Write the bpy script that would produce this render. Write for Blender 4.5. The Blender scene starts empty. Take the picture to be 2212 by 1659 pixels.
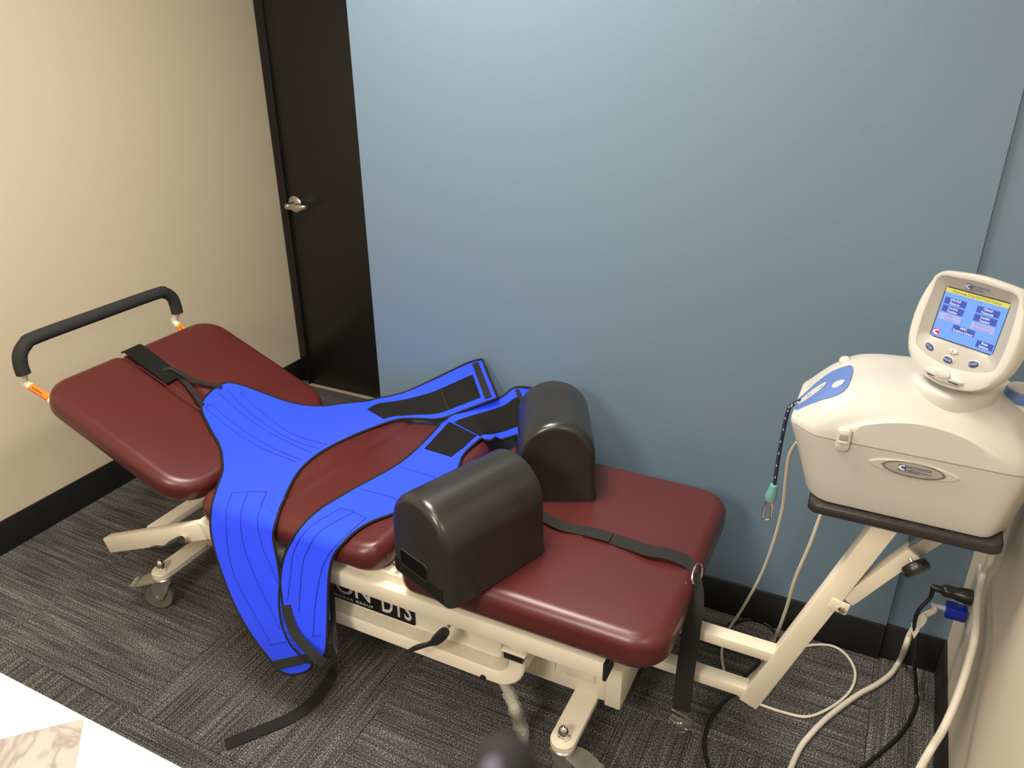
import bpy, bmesh, math, random
from mathutils import Vector, Matrix, Quaternion
random.seed(7)
SC = bpy.context.scene
COL = SC.collection
V = Vector
# ------------------------------------------------------------------ camera
PITCH, ROLL, YAW, FPX = 0.4416917, 0.0072705, -0.4624234, 1693.03
CW, CH, HC = 2212.0, 1659.0, 1.75
CAM = V((0, 0, HC))
_F = V((math.sin(YAW)*math.cos(PITCH), math.cos(YAW)*math.cos(PITCH), -math.sin(PITCH)))
_r = V((math.cos(YAW), -math.sin(YAW), 0)); _d = _F.cross(_r)
_R = _r*math.cos(ROLL) + _d*math.sin(ROLL)
_D = -_r*math.sin(ROLL) + _d*math.cos(ROLL)
cd = bpy.data.cameras.new('camera'); cam = bpy.data.objects.new('camera', cd); COL.objects.link(cam)
cam.matrix_world = Matrix(((_R.x, -_D.x, -_F.x, CAM.x), (_R.y, -_D.y, -_F.y, CAM.y), (_R.z, -_D.z, -_F.z, CAM.z), (0, 0, 0, 1)))
cd.sensor_fit = 'HORIZONTAL'; cd.sensor_width = 36.0; cd.lens = 36.0*FPX/CW
cd.clip_start = 0.02; cd.clip_end = 50
cd.dof.use_dof = True; cd.dof.focus_distance = 2.1; cd.dof.aperture_fstop = cd.lens/4.5
SC.camera = cam
# ------------------------------------------------------------------ world, lights, exposure
wd = bpy.data.worlds.new('world'); SC.world = wd; wd.use_nodes = True
wd.node_tree.nodes['Background'].inputs[0].default_value = (0.9, 0.85, 0.78, 1)
wd.node_tree.nodes['Background'].inputs[1].default_value = 0.05
SC.view_settings.view_transform = 'Standard'; SC.view_settings.look = 'None'
SC.view_settings.gamma = 1.0; SC.view_settings.use_curve_mapping = False
SC.view_settings.exposure = 0.38
CEIL = 2.70
LIGHTS = [(-1.12, 1.30, 0.6, 0.9, 46), (-0.45, 0.10, 0.6, 1.0, 9), (-0.9, -1.6, 0.6, 1.2, 84), (1.4, -0.6, 0.6, 1.2, 22)]
for (lx, ly, sx, sy, pw) in LIGHTS:
    ld = bpy.data.lights.new('ceiling_panel_light', 'AREA'); ld.shape = 'RECTANGLE'; ld.size = sx; ld.size_y = sy
    ld.energy = pw; ld.color = (1.0, 0.92, 0.80)
    lo = bpy.data.objects.new('ceiling_panel_light', ld); lo.location = (lx, ly, CEIL-0.05); COL.objects.link(lo)

# ------------------------------------------------------------------ helpers
def ray(px, py):
    a, b = (px-CW/2)/FPX, (py-CH/2)/FPX
    return _R*a + _D*b + _F
def at(px, py, x=None, y=None, z=None):
    d = ray(px, py)
    if x is not None: t = (x-CAM.x)/d.x
    elif y is not None: t = (y-CAM.y)/d.y
    else: t = (z-CAM.z)/d.z
    return CAM + d*t
def put(o, parent=None, label=None, cat=None, group=None, kind=None):
    if o.name not in COL.objects: COL.objects.link(o)
    if parent is not None: o.parent = parent
    if label: o['label'] = label
    if cat: o['category'] = cat
    if group: o['group'] = group
    if kind: o['kind'] = kind
    return o
def empty(name, loc, label, cat, group=None):
    o = bpy.data.objects.new(name, None); o.location = loc; o.empty_display_size = .05
    put(o, None, label, cat, group); return o
def build(name, verts, faces, mat, parent=None, smooth=40, recalc=True, **kw):
    off = V((0, 0, 0))
    p = parent
    while p is not None: off += p.location; p = p.parent
    me = bpy.data.meshes.new(name)
    me.from_pydata([tuple(V(v)-off) for v in verts], [], faces)
    if recalc:
        bm = bmesh.new(); bm.from_mesh(me); bmesh.ops.recalc_face_normals(bm, faces=bm.faces); bm.to_mesh(me); bm.free()
    me.materials.append(mat)
    if smooth:
        me.polygons.foreach_set('use_smooth', [True]*len(me.polygons)); me.set_sharp_from_angle(angle=math.radians(smooth))
    me.update()
    o = bpy.data.objects.new(name, me); put(o, parent, **kw); return o
class MB:
    def __init__(s): s.v = []; s.f = []
    def add(s, vs, fs):
        n = len(s.v); s.v += [V(v) for v in vs]; s.f += [tuple(i+n for i in f) for f in fs]; return s
    def bm(s, b):
        b.verts.index_update(); s.add([v.co.copy() for v in b.verts], [[v.index for v in f.verts] for f in b.faces]); b.free(); return s
    def box(s, lo, hi, bev=0.0, seg=2, M=None):
        b = bmesh.new(); bmesh.ops.create_cube(b, size=1)
        lo, hi = V(lo), V(hi)
        for v in b.verts: v.co = V([(lo[i]+hi[i])/2 + v.co[i]*(hi[i]-lo[i]) for i in range(3)])
        if bev > 0: bmesh.ops.bevel(b, geom=list(b.edges), offset=bev, segments=seg, profile=.5, affect='EDGES')
        if M is not None: bmesh.ops.transform(b, matrix=M, verts=b.verts)
        return s.bm(b)
    def bar(s, p, q, w, h, up=(0, 0, 1), bev=.003, ext=0):
        p, q = V(p), V(q); d = (q-p).normalized(); side = d.cross(V(up)).normalized(); u = side.cross(d)
        L = (q-p).length
        M = Matrix(((d.x, side.x, u.x, p.x), (d.y, side.y, u.y, p.y), (d.z, side.z, u.z, p.z), (0, 0, 0, 1)))
        return s.box((-ext, -w/2, -h/2), (L+ext, w/2, h/2), bev, 2, M)
    def loops(s, L, cap0=True, cap1=True, closed=False):
        n = len(L[0]); vs = [p for l in L for p in l]; fs = []
        for i in range(len(L)-1 + (1 if closed else 0)):
            a = i*n; b = ((i+1) % len(L))*n
            for j in range(n):
                k = (j+1) % n; fs.append((a+j, a+k, b+k, b+j))
        if not closed:
            if cap0: fs.append(tuple(range(n)))
            if cap1: fs.append(tuple((len(L)-1)*n+j for j in range(n)))
        return s.add(vs, fs)
    def tube(s, pts, r, n=10, closed=False, sub=0, cap=True):
        pts = [V(p) for p in pts]
        if sub: pts = smooth_path(pts, sub, closed)
        m = len(pts); rs = r if isinstance(r, (list, tuple)) else None
        T = []
        for i in range(m):
            a = pts[i-1] if (i > 0 or closed) else pts[i]; b = pts[(i+1) % m] if (i < m-1 or closed) else pts[i]
            T.append((b-a).normalized())
        ref = V((0, 0, 1)) if abs(T[0].z) < .9 else V((1, 0, 0))
        N = (ref - T[0]*ref.dot(T[0])).normalized(); L = []
        for i in range(m):
            if i: N = (N - T[i]*N.dot(T[i])); N = N.normalized() if N.length > 1e-6 else V((1, 0, 0))
            B = T[i].cross(N)
            if rs: t = i/(m-1)*(len(rs)-1); k = min(int(t), len(rs)-2); rr = rs[k]+(rs[k+1]-rs[k])*(t-k)
            else: rr = r
            L.append([pts[i] + (N*math.cos(2*math.pi*j/n) + B*math.sin(2*math.pi*j/n))*rr for j in range(n)])
        return s.loops(L, cap, cap, closed)
    def lathe(s, prof, c, axis=(0, 0, 1), n=24, ref=None):
        ax = V(axis).normalized(); rf = V(ref) if ref else (V((1, 0, 0)) if abs(ax.x) < .9 else V((0, 1, 0)))
        N = (rf-ax*rf.dot(ax)).normalized(); B = ax.cross(N); c = V(c)
        L = [[c + ax*h + (N*math.cos(2*math.pi*j/n) + B*math.sin(2*math.pi*j/n))*max(r, 1e-4) for j in range(n)] for r, h in prof]
        return s.loops(L)
    def go(s, name, mat, parent=None, smooth=40, **kw): return build(name, s.v, s.f, mat, parent, smooth, **kw)
def cr(p0, p1, p2, p3, t):
    return .5*((2*p1) + (p2-p0)*t + (2*p0-5*p1+4*p2-p3)*t*t + (3*p1-p0-3*p2+p3)*t**3)
def smooth_path(P, sub=6, closed=False):
    out = []; m = len(P)
    for i in range(m if closed else m-1):
        g = (lambda k: P[k % m]) if closed else (lambda k: P[max(0, min(m-1, k))])
        for j in range(sub): out.append(cr(g(i-1), g(i), g(i+1), g(i+2), j/sub))
    if not closed: out.append(P[-1].copy())
    return out
def rrect(x0, x1, y0, y1, r, n=8):
    if not isinstance(r, (list, tuple)): r = [r]*4
    cs = [(x1, y1, 0, r[0]), (x0, y1, 90, r[1]), (x0, y0, 180, r[2]), (x1, y0, 270, r[3])]; out = []
    for (x, y, a, q) in cs:
        sx = -1 if x == x1 else 1; sy = -1 if y == y1 else 1
        for i in range(n+1):
            t = math.radians(a+90*i/n); out.append((x+sx*q+q*math.cos(t), y+sy*q+q*math.sin(t)))
    return out
def inset2(P, d):
    n = len(P); out = []
    for i in range(n):
        a, b, c = V(P[i-1]).to_2d() if len(P[0]) > 2 else V(P[i-1]), V(P[i]), V(P[(i+1) % n])
        t1 = (b-a); t2 = (c-b)
        t1 = t1.normalized() if t1.length > 1e-7 else t2.normalized(); t2 = t2.normalized() if t2.length > 1e-7 else t1
        nn = V((-(t1.y+t2.y), t1.x+t2.x)); k = nn.length
        nn = nn/k if k > 1e-6 else V((-t1.y, t1.x))
        cosv = max(.5, nn.dot(V((-t1.y, t1.x))))
        out.append(b + nn*(d/cosv))
    return out

# ------------------------------------------------------------------ materials
def mat(name, col, rough=.5, metal=0, spec=.5, coat=0, bump=None, var=None, emit=None, trans=0, alpha=1, sheen=0):
    m = bpy.data.materials.new(name); m.use_nodes = True; nt = m.node_tree; b = nt.nodes['Principled BSDF']
    b.inputs['Base Color'].default_value = (*col, 1); b.inputs['Roughness'].default_value = rough
    b.inputs['Metallic'].default_value = metal; b.inputs['Specular IOR Level'].default_value = spec
    b.inputs['Coat Weight'].default_value = coat; b.inputs['Transmission Weight'].default_value = trans
    b.inputs['Alpha'].default_value = alpha
    if sheen: b.inputs['Sheen Weight'].default_value = sheen
    if emit: b.inputs['Emission Color'].default_value = (*emit[0], 1); b.inputs['Emission Strength'].default_value = emit[1]
    tc = nt.nodes.new('ShaderNodeTexCoord')
    if bump:
        sc, st, dist = bump
        n = nt.nodes.new('ShaderNodeTexNoise'); n.inputs['Scale'].default_value = sc; n.inputs['Detail'].default_value = 4
        bp = nt.nodes.new('ShaderNodeBump'); bp.inputs['Strength'].default_value = st; bp.inputs['Distance'].default_value = dist
        nt.links.new(tc.outputs['Object'], n.inputs['Vector']); nt.links.new(n.outputs['Fac'], bp.inputs['Height']); nt.links.new(bp.outputs['Normal'], b.inputs['Normal'])
    if var:
        sc, amt = var
        n = nt.nodes.new('ShaderNodeTexNoise'); n.inputs['Scale'].default_value = sc; n.inputs['Detail'].default_value = 5
        mr = nt.nodes.new('ShaderNodeMapRange'); mr.inputs[1].default_value = .3; mr.inputs[2].default_value = .7
        mr.inputs[3].default_value = 1-amt; mr.inputs[4].default_value = 1+amt
        mx = nt.nodes.new('ShaderNodeMix'); mx.data_type = 'RGBA'; mx.blend_type = 'MULTIPLY'; mx.inputs[0].default_value = 1
        mx.inputs[6].default_value = (*col, 1)
        nt.links.new(tc.outputs['Object'], n.inputs['Vector']); nt.links.new(n.outputs['Fac'], mr.inputs[0]); nt.links.new(mr.outputs[0], mx.inputs[7])
        nt.links.new(mx.outputs[2], b.inputs['Base Color'])
    return m
def carpet():
    m = mat('carpet', (.05, .05, .05), .95, spec=.1); nt = m.node_tree; N = nt.nodes; L = nt.links; b = N['Principled BSDF']
    tc = N.new('ShaderNodeTexCoord'); oi = N.new('ShaderNodeObjectInfo')
    off = N.new('ShaderNodeVectorMath'); off.operation = 'MULTIPLY_ADD'; off.inputs[1].default_value = (1, 1, 1)
    cmb = N.new('ShaderNodeCombineXYZ'); ml = N.new('ShaderNodeMath'); ml.operation = 'MULTIPLY'; ml.inputs[1].default_value = 37
    L.new(oi.outputs['Random'], ml.inputs[0]); L.new(ml.outputs[0], cmb.inputs[0]); L.new(ml.outputs[0], cmb.inputs[1])
    L.new(tc.outputs['Object'], off.inputs[0]); L.new(cmb.outputs[0], off.inputs[2])
    def noise(sx, sy, det=3, sc=1):
        mp = N.new('ShaderNodeMapping'); mp.inputs['Scale'].default_value = (sx, sy, 1); L.new(off.outputs[0], mp.inputs[0])
        n = N.new('ShaderNodeTexNoise'); n.noise_dimensions = '2D'; n.inputs['Scale'].default_value = sc; n.inputs['Detail'].default_value = det
        L.new(mp.outputs[0], n.inputs['Vector']); return n.outputs['Fac']
    def ramp(src, a, c, lo, hi):
        r = N.new('ShaderNodeMapRange'); r.inputs[1].default_value = a; r.inputs[2].default_value = c
        r.inputs[3].default_value = lo; r.inputs[4].default_value = hi; L.new(src, r.inputs[0]); return r.outputs[0]
    def mul(a, c, op='MULTIPLY'):
        x = N.new('ShaderNodeMath'); x.operation = op; L.new(a, x.inputs[0]); L.new(c, x.inputs[1]); return x.outputs[0]
    streak = ramp(noise(3.2, 240, 3), .34, .64, .38, 1.32)
    fleck = ramp(noise(230, 520, 2), .42, .64, .10, 2.7)
    broad = ramp(noise(3.6, 45, 3), .3, .7, .70, 1.30)
    f = mul(mul(streak, fleck), broad)
    fa = N.new('ShaderNodeMath'); fa.operation = 'MULTIPLY_ADD'; fa.inputs[1].default_value = .165; fa.inputs[2].default_value = .013; L.new(f, fa.inputs[0])
    hs = N.new('ShaderNodeMix'); hs.data_type = 'RGBA'; hs.blend_type = 'MULTIPLY'; hs.inputs[0].default_value = 1
    hs.inputs[6].default_value = (1.0, .955, .91, 1); L.new(fa.outputs[0], hs.inputs[7]); L.new(hs.outputs[2], b.inputs['Base Color'])
    bp = N.new('ShaderNodeBump'); bp.inputs['Strength'].default_value = .8; bp.inputs['Distance'].default_value = .003
    L.new(mul(streak, fleck), bp.inputs['Height']); L.new(bp.outputs['Normal'], b.inputs['Normal'])
    return m
def webbing(name, col, axis_scale=900):
    m = mat(name, col, .75, spec=.25, sheen=.15); nt = m.node_tree; N = nt.nodes; L = nt.links; b = N['Principled BSDF']
    tc = N.new('ShaderNodeTexCoord'); w = N.new('ShaderNodeTexWave'); w.wave_type = 'BANDS'; w.bands_direction = 'DIAGONAL'
    w.inputs['Scale'].default_value = axis_scale/6.3; w.inputs['Distortion'].default_value = .5; L.new(tc.outputs['Object'], w.inputs['Vector'])
    bp = N.new('ShaderNodeBump'); bp.inputs['Strength'].default_value = .5; bp.inputs['Distance'].default_value = .0006
    L.new(w.outputs['Fac'], bp.inputs['Height']); L.new(bp.outputs['Normal'], b.inputs['Normal']); return m
def marble(name, base, vein, amt):
    m = mat(name, base, .18, coat=.2); nt = m.node_tree; N = nt.nodes; L = nt.links; b = N['Principled BSDF']
    tc = N.new('ShaderNodeTexCoord'); n = N.new('ShaderNodeTexNoise'); n.inputs['Scale'].default_value = 9; n.inputs['Detail'].default_value = 6; n.inputs['Distortion'].default_value = 1.2
    L.new(tc.outputs['Object'], n.inputs['Vector'])
    r = N.new('ShaderNodeValToRGB'); e = r.color_ramp.elements; e[0].position = .45; e[0].color = (0, 0, 0, 1); e[1].position = .56; e[1].color = (0, 0, 0, 1)
    k = e.new(.505); k.color = (amt, amt, amt, 1)
    L.new(n.outputs['Fac'], r.inputs[0])
    mx = N.new('ShaderNodeMix'); mx.data_type = 'RGBA'; mx.inputs[6].default_value = (*base, 1); mx.inputs[7].default_value = (*vein, 1)
    L.new(r.outputs[0], mx.inputs[0]); L.new(mx.outputs[2], b.inputs['Base Color']); return m
def grain_black():
    m = mat('black_door_paint', (.010, .010, .009), .38, spec=.4); nt = m.node_tree; N = nt.nodes; L = nt.links; b = N['Principled BSDF']
    tc = N.new('ShaderNodeTexCoord'); mp = N.new('ShaderNodeMapping'); mp.inputs['Scale'].default_value = (90, 90, 2.5); L.new(tc.outputs['Object'], mp.inputs[0])
    n = N.new('ShaderNodeTexNoise'); n.inputs['Scale'].default_value = 1; n.inputs['Detail'].default_value = 5; L.new(mp.outputs[0], n.inputs['Vector'])
    bp = N.new('ShaderNodeBump'); bp.inputs['Strength'].default_value = .5; bp.inputs['Distance'].default_value = .001
    L.new(n.outputs['Fac'], bp.inputs['Height']); L.new(bp.outputs['Normal'], b.inputs['Normal']); return m
BEIGE = mat('beige_wall_paint', (.60, .52, .385), .62, spec=.35, bump=(140, .12, .002))
BLUE = mat('blue_wall_paint', (.138, .203, .268), .38, spec=.45, bump=(110, .16, .002))
GREYW = mat('grey_wall_paint', (.58, .51, .41), .6, spec=.35, bump=(140, .12, .002))
CEILM = mat('ceiling_white', (.75, .73, .69), .9)
RUBBER = mat('black_rubber_base', (.007, .007, .007), .6, bump=(200, .2, .001))
DOORB = grain_black()
CARPET = carpet()
CUT = mat('carpet_backing', (.02, .02, .02), .95)
VINYL = mat('maroon_vinyl', (.080, .0140, .0130), .34, spec=.5, bump=(420, .10, .0006), var=(6, .06))
CREAM = mat('cream_powder_coat', (.70, .63, .50), .42, bump=(350, .06, .0005), var=(5, .04))
CREAMG = mat('textured_cream', (.46, .40, .30), .65, bump=(260, .5, .001), var=(90, .06))
STEEL = mat('brushed_steel', (.62, .58, .52), .28, metal=1)
CHROME = mat('chrome', (.8, .77, .72), .12, metal=1)
ZINC = mat('zinc_plate', (.45, .44, .40), .38, metal=.85, var=(30, .12))
WHEELM = mat('grey_wheel_tread', (.13, .115, .095), .6)
BLACKP = mat('black_plastic', (.012, .012, .012), .35)
FOAM = mat('black_foam_grip', (.014, .0135, .013), .8, bump=(600, .4, .001))
BOLS = mat('black_moulded_foam', (.020, .018, .015), .27, spec=.5, bump=(25, .05, .004), var=(8, .18))
NEO = mat('blue_neoprene', (.022, .066, .98), .8, spec=.12, bump=(900, .2, .0005), sheen=.1)
STITCH = mat('blue_stitch', (.006, .02, .35), .8)
BIND = mat('black_binding', (.014, .013, .012), .75, spec=.2, bump=(700, .3, .0005))
VELC = mat('black_loop_fabric', (.012, .0115, .0105), .9, spec=.1, bump=(500, .6, .001))
WEB = webbing('black_webbing', (.010, .0095, .009))
WHITEP = mat('white_plastic', (.505, .487, .446), .36, bump=(700, .12, .0004))
GREYP = mat('grey_plastic', (.34, .32, .285), .42)
DGREYP = mat('badge_grey', (.38, .36, .32), .3)
BLUEP = mat('blue_plastic', (.10, .17, .42), .35)
NAVY = mat('navy_plastic', (.035, .05, .17), .3)
TEAL = mat('teal_plastic', (.12, .32, .30), .4)
CABLEW = mat('white_cable', (.66, .60, .50), .45)
CABLEB = mat('black_cable', (.010, .010, .010), .4)
ROPE = mat('dark_rope', (.012, .016, .04), .8)
FLECK = mat('white_fleck', (.6, .6, .6), .8)
ORANGE = mat('orange_warning_sticker', (.75, .20, .02), .5)
TRAYM = mat('dark_laminate', (.045, .040, .038), .42, var=(120, .5))
TRAYE = mat('dark_tray_edge', (.016, .013, .012), .38)
BLUEC = mat('clear_blue_plug', (.01, .03, .42), .2, trans=.25)
CLEAR = mat('clear_wrap', (.62, .60, .54), .2, alpha=.28)
WRAP = mat('ribbed_hose', (.42, .38, .31), .4)
LOGOB = mat('label_black', (.006, .006, .006), .3)
LOGOW = mat('label_silver', (.55, .53, .49), .35)
SLOTM = mat('slot_shade', (.003, .003, .003), .9, spec=.1)
LCD = mat('screen_blue', (.02, .04, .08), .2, emit=((.16, .34, .95), .80))
LCDY = mat('screen_yellow', (.05, .05, .01), .2, emit=((.62, .56, .10), .85))
LCDB = mat('screen_button_blue', (.01, .01, .05), .2, emit=((.04, .085, .38), .8))
LCDG = mat('screen_button_grey', (.05, .05, .08), .2, emit=((.32, .34, .62), .95))
LCDW = mat('screen_white', (.05, .05, .05), .2, emit=((.85, .9, 1), 1.0))
LCDR = mat('screen_red', (.05, .0, .0), .2, emit=((.55, .01, .02), 1.0))
LCDK = mat('screen_dark', (.02, .02, .02), .2, emit=((.10, .10, .02), .6))
LCDT = mat('screen_dim_text', (.02, .02, .02), .2, emit=((.20, .21, .42), .9))
MARB = marble('white_marble_print', (.55, .535, .49), (.55, .47, .40), .35)
MARG = marble('grey_marble_print', (.35, .325, .29), (.22, .17, .15), .8)
EDGEM = mat('beige_edge_band', (.55, .44, .32), .5)
PANEL = mat('light_panel', (.9, .9, .9), .5, emit=((1, .93, .82), 3))

# ------------------------------------------------------------------ the room
XL, XR, YB, YD, XE = -2.674, 0.347, 2.0685, 2.898, -1.563
XF, YF = 2.4, -3.2
def wall(name, lo, hi, m, **kw): return MB().box(lo, hi).go(name, m, smooth=0, kind='structure', **kw)
floor_o = wall('floor', (XL-.2, YF-.1, -.12), (XF+.1, YD+.1, -.012), CUT)
wall('ceiling', (XL-.2, YF-.1, CEIL), (XF+.1, YD+.1, CEIL+.1), CEILM)
wall('wall_left', (XL-.12, YF-.1, -.02), (XL, YD+.12, CEIL), BEIGE)
wall('wall_back', (XL, YD, -.02), (XE+.1, YD+.12, CEIL), BEIGE)
XS = 0.187
wall('wall_blue', (XE, YB, -.02), (XS, YD, CEIL), BLUE)
wall('wall_blue_corner', (XS, YB+.012, -.02), (XF+.1, YD, CEIL), BLUE)
wall('wall_right', (XR, .72, -.02), (XR+.12, YB+.012, CEIL), GREYW)
wall('wall_far_right', (XF, YF-.1, -.02), (XF+.1, YB+.012, CEIL), GREYW)
wall('wall_front', (XL, YF-.1, -.02), (XF, YF, CEIL), GREYW)
BH = .125
def base(name, lo, hi): return MB().box(lo, hi, .003).go(name, RUBBER, kind='structure')
base('baseboard_left', (XL, YF, 0), (XL+.009, YD-.02, BH))
base('baseboard_blue', (XE, YB-.009, 0), (XS, YB, BH))
base('baseboard_corner', (XS+.001, YB+.003, 0), (XR-.009, YB+.012, BH))
base('baseboard_right', (XR-.009, .72, 0), (XR, YB+.012, BH))
# carpet tiles
TS = .6115
tile_me = None
for i in range(-3, 5):
    for j in range(-5, 4):
        x0 = -1.656 + TS*i; y0 = .947 + TS*j
        if x0 > XF-.05 or y0 > YD-.02 or x0+TS < XL: continue
        w0, w1 = x0+.0006, x0+TS-.0006; h0, h1 = y0+.0006, y0+TS-.0006
        clip = w0 < XL or w1 > XF or h1 > YD or h0 < YF
        if clip or tile_me is None:
            cx0, cx1, cy0, cy1 = max(w0, XL), min(w1, XF), max(h0, YF), min(h1, YD)
        cx, cy = x0+TS/2, y0+TS/2
        if clip:
            b = MB().box((cx0-cx, cy0-cy, -.012), (cx1-cx, cy1-cy, 0), .0012, 1)
            o = build('carpet_tile', b.v, b.f, CARPET, None, 30)
        else:
            if tile_me is None:
                b = MB().box((-TS/2+.0006, -TS/2+.0006, -.012), (TS/2-.0006, TS/2-.0006, 0), .0012, 1)
                o = build('carpet_tile', b.v, b.f, CARPET, None, 30); tile_me = o.data
            else:
                o = bpy.data.objects.new('carpet_tile', tile_me); put(o)
            if (i+j) % 2 == 0: o.rotation_euler[2] = math.pi/2 if (i*7+j*3) % 4 < 2 else -math.pi/2
        o.location = (cx, cy, 0); o.parent = floor_o
# ceiling light fixtures
for k, (lx, ly, sx, sy, pw) in enumerate(LIGHTS):
    t = empty('ceiling_light', (lx, ly, CEIL), ['flat rectangular ceiling light panel nearest the beige wall', 'flat rectangular ceiling light panel nearest the traction machine', 'flat rectangular ceiling light panel at the far end of the room', 'flat rectangular ceiling light panel on the open right side'][k], 'light', 'ceiling light panels')
    MB().box((lx-sx/2-.02, ly-sy/2-.02, CEIL-.03), (lx+sx/2+.02, ly+sy/2+.02, CEIL), .004).go('frame', CEILM, t)
    MB().box((lx-sx/2, ly-sy/2, CEIL-.036), (lx+sx/2, ly+sy/2, CEIL-.03)).go('diffuser', PANEL, t)
# door
door = MB().box((-2.600, YD-.035, .008), (-1.62, YD-.002, 2.10), .002).go('door_1', DOORB, kind='structure')
MB().box((-2.672, YD-.020, 0), (-2.612, YD, 2.17), .003).box((-2.612, YD-.046, 0), (-2.603, YD, 2.12), .002).box((-2.612, YD-.020, 2.105), (-1.60, YD, 2.17), .003).go('door_frame', DOORB, kind='structure')
hx, hz, hy = -2.556, .946, YD-.035
h = MB().lathe([(.0365, 0), (.0385, .004), (.0385, .009), (.034, .013), (.016, .016), (.013, .024), (.012, .06), (.0125, .066), (.009, .07)], (hx, hy, hz), (0, -1, 0), 32)
h.go('door_handle', STEEL, door)
lev = []
def lever_sec(x, y, w, th):
    return [V((x, y+b*th, hz+a*w)) for a, b in [(-1, -.6), (-.6, -1), (.6, -1), (1, -.6), (1, .6), (.6, 1), (-.6, 1), (-1, .6)]]
L = [lever_sec(hx-.014, hy-.062, .005, .003), lever_sec(hx-.011, hy-.062, .010, .004), lever_sec(hx-.004, hy-.062, .0125, .005), lever_sec(hx+.05, hy-.062, .0125, .005), lever_sec(hx+.078, hy-.060, .011, .005),
     lever_sec(hx+.096, hy-.052, .0105, .005), lever_sec(hx+.104, hy-.038, .010, .006), lever_sec(hx+.106, hy-.022, .009, .006)]
MB().loops(L).go('lever', STEEL, door)
MB().box((-2.60, YD-.060, 0), (-1.57, YD-.036, .005), .0015).go('threshold_strip', mat('pale_threshold', (.5, .42, .30), .4), kind='structure')
# ------------------------------------------------------------------ treatment table
ZT = .545
XH, TAN = -1.675, .425
Y0, Y1 = 1.250, 1.920
tbl = empty('traction_table', (-1.2, 1.58, 0), 'long maroon padded traction table on a cream steel frame with castors', 'treatment table')
def cushion(name, plan, z0, z1, re, fx=None, crown=.004, parent=tbl, n_top=4, cren=None, **kw):
    # plan: CCW 2-D outline; rounded over top and bottom edges
    L = []
    prof = []
    for i in range(7):
        a = math.pi/2*i/6; prof.append((re*1.25*(1-math.sin(a)), z0+re*1.25*(1-math.cos(a))))
    K = 8
    for i in range(K+1):
        a = math.pi/2*i/K; prof.append((re*(1-math.cos(a)), z1-re+re*math.sin(a)))
    for d, z in prof: L.append([V((q[0], q[1], z)) for q in inset2(plan, d)])
    last = L[-1]; cx = sum(q.x for q in last)/len(last); cy = sum(q.y for q in last)/len(last)
    for k in range(1, n_top+1):
        s = 1-k/(n_top+.3); L.append([V((cx+(q.x-cx)*s, cy+(q.y-cy)*s, z1+crown*(1-s*s))) for q in last])
    b = MB().loops(L)
    if fx: b.v = [fx(v) for v in b.v]
    return b.go(name, VINYL, parent, 60, **kw)
cushion('leg_cushion', rrect(-.952, -.272, Y0, Y1, [.085, .05, .05, .085]), ZT-.102, ZT, .034)
# middle cushion with a fold across it
def fold(v):
    v = V(v); xc = -1.345 + (v.y-1.58)*.14
    dx = xc-v.x
    if dx > 0: v.z -= dx*.085
    v.z -= .008*math.exp(-(dx/.010)**2)*(1 if v.z > ZT-.02 else 0)
    return v
def grid_cushion(name, plan_fn, x0, x1, nx, z0, z1, re, fx, ny=24):
    # x slices: each slice a closed rounded section
    L = []
    def sec(x, ya, yb, zt, zb):
        P = rrect(ya, yb, zb, zt, [re, re, re*.55, re*.55], 6); return [V((x, p[0], p[1])) for p in P]
    return L, sec
mx0, mx1 = -1.640, -1.002
xs = []
plan = rrect(mx0, mx1, Y0, Y1, [.05, .06, .075, .075], 8)
# dense version: subdivide plan top by slicing along x
def sliced_cushion(name, x0, x1, ya, yb, z0, z1, re, rc, fx, nx=60, parent=tbl, crown=.004):
    L = []
    m = 40
    xs = [x0 + (x1-x0)*(.5-.5*math.cos(math.pi*i/nx)) for i in range(nx+1)]
    for x in xs:
        dl, dr = x-x0, x1-x
        def ins(d, r): return r-math.sqrt(max(0, r*r-(r-d)**2)) if d < r else 0
        iy = max(ins(dl, rc), ins(dr, rc))
        e = max(ins(dl, re), ins(dr, re)); eb = max(ins(dl, re*1.2), ins(dr, re*1.2))
        yA, yB = ya+iy, yb-iy; zt, zb = z1-e, z0+eb
        r = min(re, (zt-zb)*.48); rb = min(re*1.3, (zt-zb)*.5)
        P = rrect(yA, yB, zb, zt, [r, r, rb, rb], 6)
        # split the top edge for smooth crown
        top = P[6*1+0:7*1+0]
        Q = []
        for k, p in enumerate(P):
            Q.append(p)
            if k == 6:   # between corner 0 end (yB side, top) and corner 1 start
                a, c = P[6], P[7]
                for j in range(1, 8): t = j/8; Q.append((a[0]+(c[0]-a[0])*t, a[1]+crown*math.sin(math.pi*t)*(1 if e == 0 else max(0, 1-e/re))))
        L.append([fx(V((x, p[0], p[1]))) for p in Q])
    return MB().loops(L).go(name, VINYL, parent, 60)
sliced_cushion('hip_cushion', mx0, mx1, Y0+.002, Y1-.002, ZT-.090, ZT, .036, .075, fold, 90)
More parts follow.
